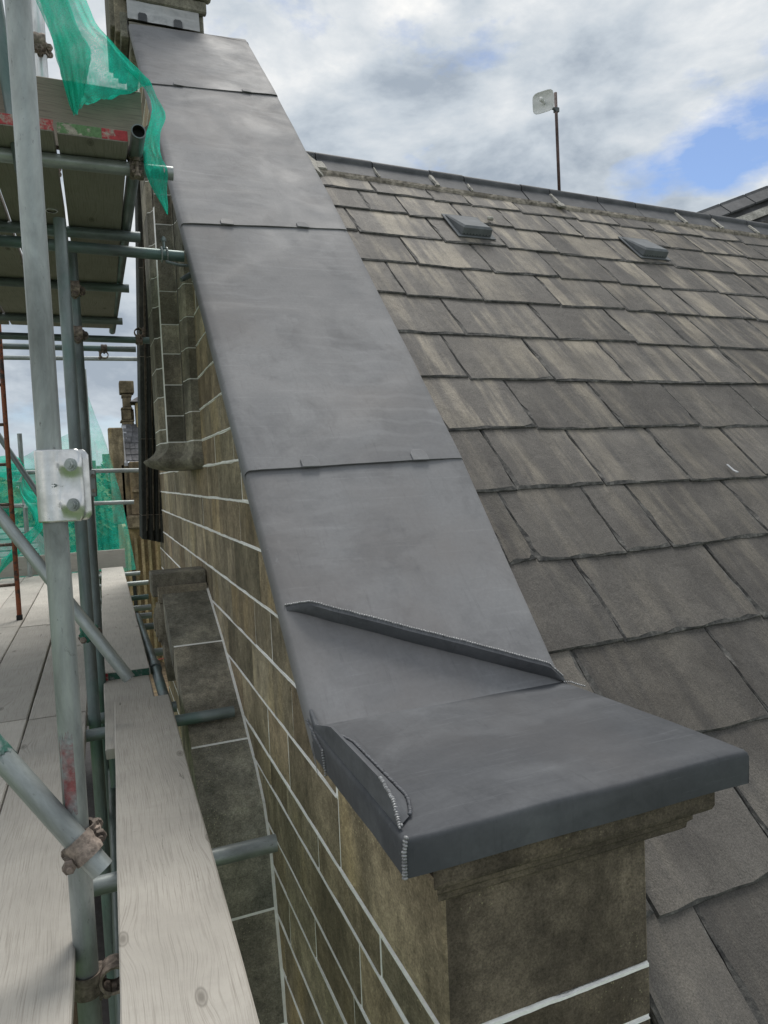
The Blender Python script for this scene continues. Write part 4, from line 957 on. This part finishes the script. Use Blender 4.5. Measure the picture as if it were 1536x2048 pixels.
board('pale inner board nearest the viewer, lapped on top, with knots', .080, .226, .55, 3.20, -.942, M_WOOD, .0147)
board('short board under the lapped near board end', .072, .215, 2.75, 4.25, -.980, M_WOOD, .0)
board('far inner board with a dark green and red painted end', .073, .226, 3.72, 8.42, -.942, M_WOOD, .003, 0, paint=((.12, .98, M_DKGP, 'green_painted_end'), (0, .118, M_REDP, 'red_painted_end')))
PB = ((-.220, 'beside the uprights'), (-.456, 'second from the uprights'), (-.690, 'third from the uprights'), (-.924, 'fourth from the uprights'))
for k, (x, t) in enumerate(PB):
    for a, b_, s_ in ((.45, 3.262+.02*(k % 2), 'near'), (3.275+.02*(k % 2), 5.42+.05*k, 'middle'), (5.435+.05*k, 8.55, 'far')):
        if (k >= 2 and s_ == 'near') or (k == 3 and s_ == 'middle'): continue
        board('%s platform board %s' % ({'near': 'pale near', 'middle': 'weathered middle', 'far': 'grey far'}[s_], t), x, .228, a, b_, -.980+(.004 if k == 2 else 0), M_WOOD, random.uniform(-.001, .001))
UB = ((.054, 2.61, 'high board seen from below with green and red painted end', ((0, .62, M_GRNP, 'green_painted_end'), (.625, 1, M_REDP, 'red_painted_end'))), (-.178, 2.60, 'second high board seen from below, red painted end behind the upright', ((.0, 1, M_REDP, 'red_painted_end'),)),
      (-.410, 2.61, 'third high board seen from below at the left edge', ()), (-.642, 2.62, 'outermost high board seen from below, mostly out of view', ()))
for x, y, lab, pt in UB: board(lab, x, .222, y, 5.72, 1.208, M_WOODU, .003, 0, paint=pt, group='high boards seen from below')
def cross_board(label, x0, x1, y, z0, z1, mat, name='toe_board'):
    b = MB(); rings = []; n = 8
    for k in range(n+1):
        x = x0+(x1-x0)*k/n; j = random.uniform(-.001, .001); rings.append([(x, y+j, z0), (x, y+.036+j, z0), (x, y+.036+j, z1-.004), (x, y+.032+j, z1), (x, y+.004+j, z1), (x, y+j, z1-.004)])
    o = b.loft([[Vector((p[0], p[1], p[2])) for p in r] for r in rings], 0, True, True)
    # local frame with y along the board so that the grain runs lengthwise
    vs = [Vector((v.z, v.x, v.y)) for v in o.v]; ctr = Vector((sum(v.x for v in vs)/len(vs), (x0+x1)/2, y+.018))
    me = bpy.data.meshes.new(name); me.from_pydata([v-ctr for v in vs], [], o.f); me.materials.append(mat); me.update()
    ob = bpy.data.objects.new(name, me); COL.objects.link(ob); ob.matrix_world = Matrix(((0, 1, 0, ctr.y), (0, 0, 1, ctr.z), (1, 0, 0, ctr.x), (0, 0, 0, 1)))
    ORG[ob.name] = ob.location.copy(); return tag(ob, label, 'toe board')
cross_board('brown toe board on edge above the high boards, half under netting', -.80, .232, 2.80, 1.212, 1.446, M_WOODB)
cross_board('far green-veiled toe board closing the end of the platform', -1.3, .235, 8.63, -.978, -.762, M_WOOD)
# red tape on the inner pipe
b = MB()
for k in range(7):
    a = k*.9; p = Vector((.222, 3.98+.004*k, -.993))+Vector((.026*math.cos(a), 0, .026*math.sin(a))); q = Vector((.222, 3.98+.004*k, -.993))+Vector((.026*math.cos(a+.9), 0, .026*math.sin(a+.9)))
    b.add([p, q, q+Vector((0, .012, 0)), p+Vector((0, .012, 0)), p+Vector((.001, 0, .002)), q+Vector((.001, 0, .002)), q+Vector((.001, .012, .002)), p+Vector((.001, .012, .002))], [(0,1,2,3), (7,6,5,4), (0,4,5,1), (2,6,7,3)])
b.loft([[(.245, 3.97, -.970), (.245, 3.985, -.970), (.245, 3.985, -.968)], [(.275, 3.95, -.962), (.275, 3.965, -.965), (.275, 3.965, -.963)], [(.30, 3.91, -.985), (.305, 3.93, -.99), (.305, 3.93, -.988)]], 0, True, True)
tag(b.build('red_tape', M_RED), 'scrap of red and white tape tied round the inner pipe', 'tape')
b = MB().cyl((.222, 3.86, -.993), (.222, 3.97, -.993), R_T+.008, n=16); sj = b.build('pipe_joint', M_GALVD); smooth_by_angle(sj); tag(sj, 'collar joint on the inner pipe next to the red tape', 'pipe joint')
# ------------------------------------------------------------------ ladder
lad = empty('ladder', (-.8, 5.78, -.98), 'rusty orange metal ladder standing on the platform at left', 'ladder')
def LP(x, z): return Vector((x-.008*(z+.98), 5.783+.083*(z+.98), z))
for x in (-.600, -.985): MB().cyl(LP(x, -.975), LP(x, 2.2), .017, n=14).build('stile', M_LADR, lad, True)
for k in range(10): z = -.715+.2965*k; MB().cyl(LP(-.600, z), LP(-.985, z), .0125, n=10).build('rung', M_RUST, lad, True)
MB().box(tuple(LP(-.62, -.978)+Vector((0, -.02, 0))), tuple(LP(-.58, -.94)+Vector((0, .02, 0))), 0, .004).build('foot', M_HOLE, lad)

# ------------------------------------------------------------------ netting
def net(label, rows, nu, nv, amp, name='debris_net', seed=0, fq=9., dirv=(0, 1, 0), mat=None):
    """rows: polylines of equal length, lofted smoothly with pleats"""
    vs = []; fs = []; uv = []; R = len(rows)
    def cat(P, t):
        n = len(P)-1; x = min(max(t*n, 0), n-1e-6); i = int(x); f = x-i; p0, p1, p2, p3 = P[max(i-1, 0)], P[i], P[i+1], P[min(i+2, n)]
        return .5*((2*p1)+(p2-p0)*f+(2*p0-5*p1+4*p2-p3)*f*f+(3*p1-p0-3*p2+p3)*f*f*f)
    rv = [[Vector(p) for p in r] for r in rows]
    for j in range(nv+1):
        tv = j/nv; C = [cat([r[i] for r in rv], tv) for i in range(len(rv[0]))]
        for i in range(nu+1):
            tu = i/nu; p = cat(C, tu)
            f = math.sin(fq*math.pi*tu+2.2*fbm((tu*2, tv*2, seed), 1.3)*2)*amp*(.4+.6*tv)+fbm((p.x, p.z, seed), 6)*amp*1.5
            vs.append(p+Vector(dirv)*f+Vector((fbm((tu*3, tv*5, seed+3), 1.2)*amp*.5, 0, fbm((tu*4, tv*3, seed+9), 1.1)*amp*.6))); uv.append((tu*(rv[0][-1]-rv[0][0]).length if False else p.x+f*.5, p.z+f*.3))
    for j in range(nv):
        for i in range(nu): k = j*(nu+1)+i; fs.append((k, k+1, k+nu+2, k+nu+1))
    return tag(mk(name, vs, fs, mat or M_NET, None, True, uvs=uv), label, 'netting', 'green debris netting')
y = 2.76
net('bunched green debris netting draped over the toe board at top left', [
    [(-.30, y, 2.25), (-.24, y+.02, 2.25), (-.18, y, 2.25), (-.11, y+.03, 2.25), (-.03, y, 2.25)],
    [(-.115, y-.02, 1.70), (-.08, y, 1.71), (-.03, y-.02, 1.715), (.02, y+.02, 1.72), (.06, y, 1.715)],
    [(-.062, y-.03, 1.56), (-.03, y-.01, 1.55), (.02, y-.03, 1.55), (.09, y, 1.57), (.155, y+.02, 1.585)],
    [(-.045, y-.04, 1.46), (-.01, y-.03, 1.45), (.05, y-.04, 1.45), (.15, y-.02, 1.46), (.262, y-.01, 1.47)],
    [(-.022, y-.05, 1.37), (.0, y-.045, 1.345), (.05, y-.05, 1.355), (.13, y-.05, 1.37), (.245, y-.045, 1.43)],
    [(.000, y-.055, 1.285), (.010, y-.055, 1.290), (.035, y-.055, 1.325), (.10, y-.055, 1.355), (.215, y-.05, 1.405)]], 70, 60, .010, seed=1, fq=12)
net('bunched fold of green netting hanging on the toe board', [
    [(-.20, y-.04, 2.2), (-.15, y-.05, 2.2), (-.10, y-.04, 2.2)], [(-.095, y-.05, 1.68), (-.05, y-.06, 1.69), (.0, y-.05, 1.68)], [(-.055, y-.06, 1.54), (-.01, y-.07, 1.53), (.06, y-.06, 1.52)], [(-.035, y-.065, 1.42), (.0, y-.07, 1.42), (.06, y-.065, 1.46)], [(-.003, y-.07, 1.29), (.006, y-.07, 1.285), (.04, y-.07, 1.36)]], 36, 50, .012, seed=4, fq=9)
net('torn strip of green netting hanging beside the lead edge', [
    [(.17, y-.01, 1.50), (.215, y-.005, 1.49), (.262, y, 1.475)], [(.235, y-.03, 1.43), (.262, y-.03, 1.42), (.285, y-.02, 1.40)], [(.262, y-.03, 1.37), (.285, y-.03, 1.355), (.312, y-.02, 1.34)], [(.248, y-.03, 1.30), (.266, y-.03, 1.29), (.290, y-.02, 1.28)],
    [(.225, y-.03, 1.24), (.25, y-.03, 1.225), (.285, y-.02, 1.21)], [(.222, y-.03, 1.19), (.262, y-.03, 1.165), (.305, y-.02, 1.14)], [(.232, y-.03, 1.10), (.265, y-.03, 1.08), (.30, y-.02, 1.07)], [(.29, y-.03, .985), (.294, y-.03, .984), (.298, y-.03, .983)]], 16, 60, .006, seed=7, fq=5)
y = 8.74
net('green netting falling in a triangle from the slim far upright', [
    [(-.09, y, 1.02), (-.08, y, 1.03), (-.06, y, 1.02), (-.05, y, 1.00)], [(-.12, y, .65), (-.06, y+.03, .66), (.02, y, .64), (.07, y, .60)], [(-.12, y, .15), (-.04, y+.03, .17), (.08, y, .16), (.17, y, .20)], [(-.12, y, -.35), (-.02, y+.03, -.35), (.12, y, -.35), (.26, y, -.30)], [(-.14, y, -1.02), (.0, y+.03, -1.02), (.18, y, -1.04), (.35, y, -1.02)]], 40, 40, .018, seed=11, fq=7, mat=M_NETF)
net('wide sagging green netting along the far outer end of platform', [
    [(-1.5, y, .62), (-1.2, y, .50), (-.95, y, .30), (-.75, y, .34), (-.5, y, .50), (-.25, y, .60), (-.09, y, .78)], [(-1.5, y, .2), (-1.2, y+.04, .15), (-.95, y, .08), (-.75, y+.04, .10), (-.5, y, .16), (-.25, y+.04, .2), (-.09, y, .25)],
    [(-1.5, y, -.4), (-1.2, y, -.4), (-.95, y+.04, -.4), (-.75, y, -.4), (-.5, y+.04, -.4), (-.25, y, -.4), (-.09, y, -.4)], [(-1.5, y, -1.05), (-1.2, y, -1.05), (-.95, y, -1.05), (-.75, y, -1.05), (-.5, y, -1.05), (-.25, y, -1.05), (-.09, y, -1.05)]], 90, 40, .022, seed=14, fq=17, mat=M_NETF)
y = 8.35
net('twisted band of green netting knotted round the far outer upright', [
    [(-1.1, y, .30), (-.95, y, .12), (-.80, y, .06)], [(-.78, y, .32), (-.74, y, .26), (-.70, y, .18)], [(-.70, y, .05), (-.74, y, .0), (-.78, y, -.05)], [(-.50, y, -.12), (-.58, y, -.24), (-.66, y, -.40)], [(-.62, y, -.50), (-.75, y, -.62), (-.85, y, -.58)], [(-1.0, y, -.75), (-1.04, y, -.9), (-1.1, y, -1.0)]], 20, 60, .02, seed=20, fq=5)

# ================================================================== FAR BUILDINGS, TREES, STREET
wing = empty('far_stone_wing', (1.2, 22.6, GROUND), 'weathered stone wing with parapet pier, slate roof and scrolled gable beyond the netting', 'building')
MB().box((.345, 22.0, -1.2), (.752, 22.5, 1.63), 0, .03).build('parapet_pier', M_FARST, wing)
MB().box((.64, 22.0, -1.1), (1.0, 22.9, .55), 0, .02).build('parapet_wall', M_FARST, wing)
MB().box((.86, 21.8, -.95), (2.6, 23.5, .62), 0, .03).build('wall', M_FARST, wing)
MB().box((.90, 21.72, -.28), (2.6, 21.79, -.20), 0, .01).build('string_course', M_FARST, wing)
MB().box((.70, 21.5, -1.35), (2.6, 23.5, -.955), 0, .05).build('cornice', M_FARST, wing)
rf = MB().add([(.80, 22.0, .63), (2.6, 22.0, .63), (2.6, 23.3, 1.75), (.86, 23.3, 1.75)], [(0,1,2,3)]).build('roof', M_FROOF, wing)
for r in range(6):
    x = .80
    while x < 2.5:
        w = random.uniform(.14, .30); y0 = 22.0+1.3*r/6; z0 = .63+1.12*r/6; x1 = min(2.6, x+w)
        c = MB(); c.loft([[(x+.008, y0-.02, z0+.035), (x1-.008, y0-.02, z0+.035), (x1-.008, y0+.30, z0+.27), (x+.008, y0+.30, z0+.27)], [(x+.008, y0-.02, z0+.005), (x1-.008, y0-.02, z0+.005), (x1-.008, y0+.30, z0+.24), (x+.008, y0+.30, z0+.24)]], 0, True, True); c.build('slate', M_FROOF, rf); x = x1
MB().add([(.74, 21.97, .60), (.84, 21.97, .62), (.90, 23.3, 1.79), (.76, 23.3, 1.79), (.74, 21.97, .50), (.84, 21.97, .5), (.90, 23.3, 1.6), (.76, 23.3, 1.6)], [(0,1,2,3), (0,4,5,1), (0,3,7,4)]).build('lead_valley', M_LEADO, wing)
pn = MB()
for (x0, x1, y0, y1, z0, z1) in ((.84, 1.10, 23.4, 24.2, 1.2, 1.92), (.80, 1.13, 23.38, 24.2, 1.92, 1.97), (.86, 1.06, 23.4, 24.0, 1.97, 2.30), (.83, 1.10, 23.36, 24.0, 2.30, 2.36), (.88, 1.08, 23.42, 23.9, 2.36, 2.68), (.86, 1.10, 23.4, 23.95, 2.68, 2.78), (.82, 1.16, 23.36, 24.0, 2.80, 3.18)): pn.box((.97+(x0-.97)*1.25, y0, z0), (.97+(x1-.97)*1.25, y1, z1), 0, .02)
pn.cyl((.80, 23.7, 2.13), (1.17, 23.7, 2.13), .20, n=16); pn.prism([(.78, 1.5), (1.24, 1.5), (1.13, 1.95), (.84, 1.95)], 'y', 23.42, 24.1); pn.build('scrolled_pinnacle', M_FARST, wing)
MB().box((1.22, 23.2, 1.5), (2.0, 24.0, 2.52), 0, .05).build('turret', M_FARYE, wing)
MB().add([(1.05, 23.0, 2.50), (2.1, 23.0, 2.50), (2.1, 24.2, 2.5), (1.05, 24.2, 2.5), (1.45, 23.6, 2.80)], [(0,1,4), (1,2,4), (2,3,4), (3,0,4), (3,2,1,0)]).build('turret_roof', M_FROOF, wing)
MB().box((1.40, 23.3, 2.7), (1.50, 23.4, 3.0), 0, .02).box((1.37, 23.27, 3.0), (1.53, 23.43, 3.06)).build('finial', M_FARST, wing)
MB().box((.62, 21.9, GROUND), (2.6, 30, -1.352), 0, .02).build('facade', M_FARYE, wing)
for k, x in enumerate((.66, .86, 1.05, 1.24, 1.44)): MB().box((x, 21.74, GROUND), (x+.09, 21.898, -1.5-.12*(k % 2)), 0, .02).build('pilaster', M_FARYE, wing)
for z in (-3.0, -5.2, -7.4):
    w = MB().box((.76, 21.86, z-.9), (.85, 21.897, z+.4)).build('window', M_GLASS, wing)
MB().box((.60, 7.3, GROUND), (1.5, 21.85, -5.4), 0, .02).build('link_wall', M_FARST, wing)
for k in range(14): MB().box((.55, 8+1.0*k, GROUND), (.599, 8.25+1.0*k, -5.5), 0, .01).build('pilaster', M_FARYE, wing)
def house(name, label, lo, hi, roofh, mw, ridge='x', wins=(3, 2)):
    h = empty(name, ((lo[0]+hi[0])/2, (lo[1]+hi[1])/2, lo[2]), label, 'house', 'houses down in the town')
    box('wall', lo, hi, mw, h)
    x0, y0, z = lo[0]-.3, lo[1]-.3, hi[2]+.01; x1, y1 = hi[0]+.3, hi[1]+.3; m = (y0+y1)/2
    MB().add([(x0, y0, z), (x1, y0, z), (x1, y1, z), (x0, y1, z), (x0, m, z+roofh), (x1, m, z+roofh)], [(0,1,5,4), (2,3,4,5), (1,2,5), (3,0,4), (3,2,1,0)]).build('roof', M_FROOF, h)
    MB().box((x0+.6, m-.4, z+roofh*.6), (x0+1.6, m+.4, z+roofh+1.1)).build('chimney', M_FARST, h)
    for i in range(wins[0]):
        for j in range(wins[1]):
            wx = lo[0]+(hi[0]-lo[0])*(i+.5)/wins[0]; wz = hi[2]-(1.5+2.6*j); f = MB().box((wx-.55, lo[1]-.06, wz-.75), (wx+.55, lo[1]-.005, wz+.75)).build('window', M_WPLA, h)
            box('pane', (wx-.42, lo[1]-.09, wz-.62), (wx+.42, lo[1]-.062, wz+.62), M_GLASS, f)
house('stone_house', 'pale yellow stone house down the street behind the netting', (.2, 70, -11), (7, 78, -.4), 2.2, M_FARYE, wins=(3, 3))
house('stone_house', 'grey stone house farthest along the street', (-1.5, 118, -10), (5.5, 126, .2), 2.5, M_FARST)
house('stone_house', 'stone house on the hillside above the trees at left', (-16, 150, -8), (-5, 160, 1.0), 2.6, M_FARST, wins=(4, 2))
house('stone_house', 'low dark house half hidden by far trees', (-36, 165, -7), (-24, 174, 1.5), 2.8, M_FARYE, wins=(4, 2))
hall = empty('low_hall', (-3.5, 17, GROUND), 'low building with grey slate roof just below the platform at left', 'building')
box('wall', (-9, 13, GROUND), (-1.0, 24, -2.6), M_FARST, hall)
rf = MB().add([(-9.3, 12.7, -2.6), (-.8, 12.7, -2.6), (-1.5, 18.4, -.95), (-9.3, 18.4, -.95), (-.8, 24.3, -2.6), (-9.3, 24.3, -2.6)], [(0,1,2,3), (3,2,4,5), (1,4,2), (0,5,4,1)]).build('roof', M_FROOF, hall)
b = MB()
for k in range(16):
    t = k/16; b.add([(-9.3, 12.7+5.7*t-.02, -2.6+1.65*t+.03), (-.8-.7*t, 12.7+5.7*t-.02, -2.6+1.65*t+.03), (-.8-.7*t, 12.7+5.7*(t+.06), -2.6+1.65*(t+.06)+.012), (-9.3, 12.7+5.7*(t+.06), -2.6+1.65*(t+.06)+.012), (-9.3, 12.7+5.7*t-.02, -2.6+1.65*t), (-.8-.7*t, 12.7+5.7*t-.02, -2.6+1.65*t)], [(0,1,2,3), (4,5,1,0)])
tag(b.build('slate_courses', M_FROOF, rf), kind='stuff')
# trees: trunk with limbs, crown of leaf-sized faces in clumps
def crown_mesh(seed, n, size):
    rnd = random.Random(seed); vs = []; fs = []; cl = [(Vector((rnd.uniform(-.75, .75), rnd.uniform(-.75, .75), rnd.uniform(-.55, .8))), rnd.uniform(.22, .45)) for _ in range(26)]
    for _ in range(n):
        c, r = rnd.choice(cl); d = Vector((rnd.gauss(0, 1), rnd.gauss(0, 1), rnd.gauss(0, 1))).normalized()*r*rnd.uniform(.6, 1.05); p = c+d
        u = Vector((rnd.gauss(0, 1), rnd.gauss(0, 1), rnd.gauss(0, .6))).normalized(); v = u.orthogonal().normalized(); s_ = size*rnd.uniform(.6, 1.4); b = len(vs)
        vs += [p-u*s_, p+v*s_*.6, p+u*s_, p-v*s_*.6]; fs.append((b, b+1, b+2, b+3))
    me = bpy.data.meshes.new('crown'); me.from_pydata(vs, [], fs); me.materials.append(M_LEAF); me.update(); return me
CRM = [crown_mesh(s_, 5200, .055) for s_ in (1, 2)]
def tree(label, x, y, top, r, k, g):
    zb = GROUND-.5; t = empty('broadleaf_tree', (x, y, zb), label, 'tree', 'trees beyond the scaffold')
    hc = top-r*1.0; b = MB(); b.cyl((x, y, zb), (x, y, hc-r*.4), .35, .22, 8); b.cyl((x, y, hc-r*.4), (x+r*.3, y, hc+r*.5), .20, .06, 6); b.cyl((x, y, hc-r*.5), (x-r*.4, y+.3, hc+r*.3), .18, .05, 6); b.cyl((x, y, hc-r*.4), (x, y-r*.3, hc+r*.6), .17, .05, 6)
    b.build('trunk', M_BARK, t); o = bpy.data.objects.new('crown', CRM[k]); COL.objects.link(o); o.parent = t; o.location = Vector((x, y, hc))-ORG[t.name]; o.scale = (r, r, r*1.05); o.rotation_euler = (0, 0, g)
for a in (('large bright green tree left of the ladder behind netting', -6.6, 38, .9, 4.6, 0, .3), ('round green tree filling the gap beside the far outer upright', -3.4, 44, .5, 4.2, 1, 1.2), ('green tree just left of the second upright', -.6, 52, .6, 3.9, 0, 2.4),
          ('lower paler tree in front of the street', -2.2, 31, -2.2, 3.0, 1, 4.0), ('tree by the pale yellow house', -1.9, 66, -1.4, 3.6, 0, 5.1), ('tree at the far left frame edge', -11, 46, 1.2, 5, 1, 3.3), ('small dark tree below the far guard rail', -5.2, 29, -2.0, 2.6, 0, .9)):
    tree(*a)
rnd = random.Random(5); vs = []; fs = []
for _ in range(26000):
    x = rnd.uniform(-140, 60); y = 190+rnd.uniform(0, 60); h = 2.2+2.6*fbm((x, y, 0), .05)+1.2*fbm((x, y, 3), .3); p = Vector((x, y, rnd.uniform(-8, h+1.5))); u = Vector((rnd.gauss(0, 1), rnd.gauss(0, 1), rnd.gauss(0, .6))).normalized(); v = u.orthogonal(); s_ = rnd.uniform(.5, 1.1); b_ = len(vs)
    vs += [p-u*s_, p+v*s_*.6, p+u*s_, p-v*s_*.6]; fs.append((b_, b_+1, b_+2, b_+3))
tag(mk('distant_woodland', vs, fs, M_LEAF), 'dark band of far woodland along the horizon', 'woodland', kind='stuff')
def car(label, x, y, mat, h=1.45, ln=4.2):
    z = gz(y)+.05+1.3*min(1, max(0, y-40)/60); c = empty('parked_car', (x, y, z), label, 'car', 'vehicles in the street')
    MB().prism([(y-ln/2, z+.3), (y+ln/2, z+.3), (y+ln/2, z+.8), (y+ln/2-.7, z+.92), (y-ln/2+.2, z+.9), (y-ln/2, z+.75)], 'x', x-.85, x+.85).build('body', mat, c)
    MB().prism([(y-ln/2+.25, z+.91), (y+ln/2-1.1, z+.93), (y+ln/2-1.7, z+h), (y-ln/2+.6, z+h)], 'x', x-.72, x+.72).build('cabin', M_GLASS, c)
    MB().prism([(y-ln/2+.62, z+h+.002), (y+ln/2-1.75, z+h+.002), (y+ln/2-1.75, z+h+.03), (y-ln/2+.62, z+h+.03)], 'x', x-.7, x+.7).build('roof_panel', mat, c)
    for sx in (-1, 1):
        for yy in (y-ln*.32, y+ln*.32): MB().cyl((x+sx*.72, yy, z+.32), (x+sx*.88, yy, z+.32), .32, n=14).build('wheel', M_TYRE, c)
car('bright blue van parked nearest in the street below', -.9, 62, M_CARB, 2.1, 4.6)
car('small blue car behind the nearest blue van', -1.3, 84, M_CARB); car('white car farther up the street', -1.0, 95, M_CARW); car('dark car on the left side of the street', -4.4, 76, M_CARD)
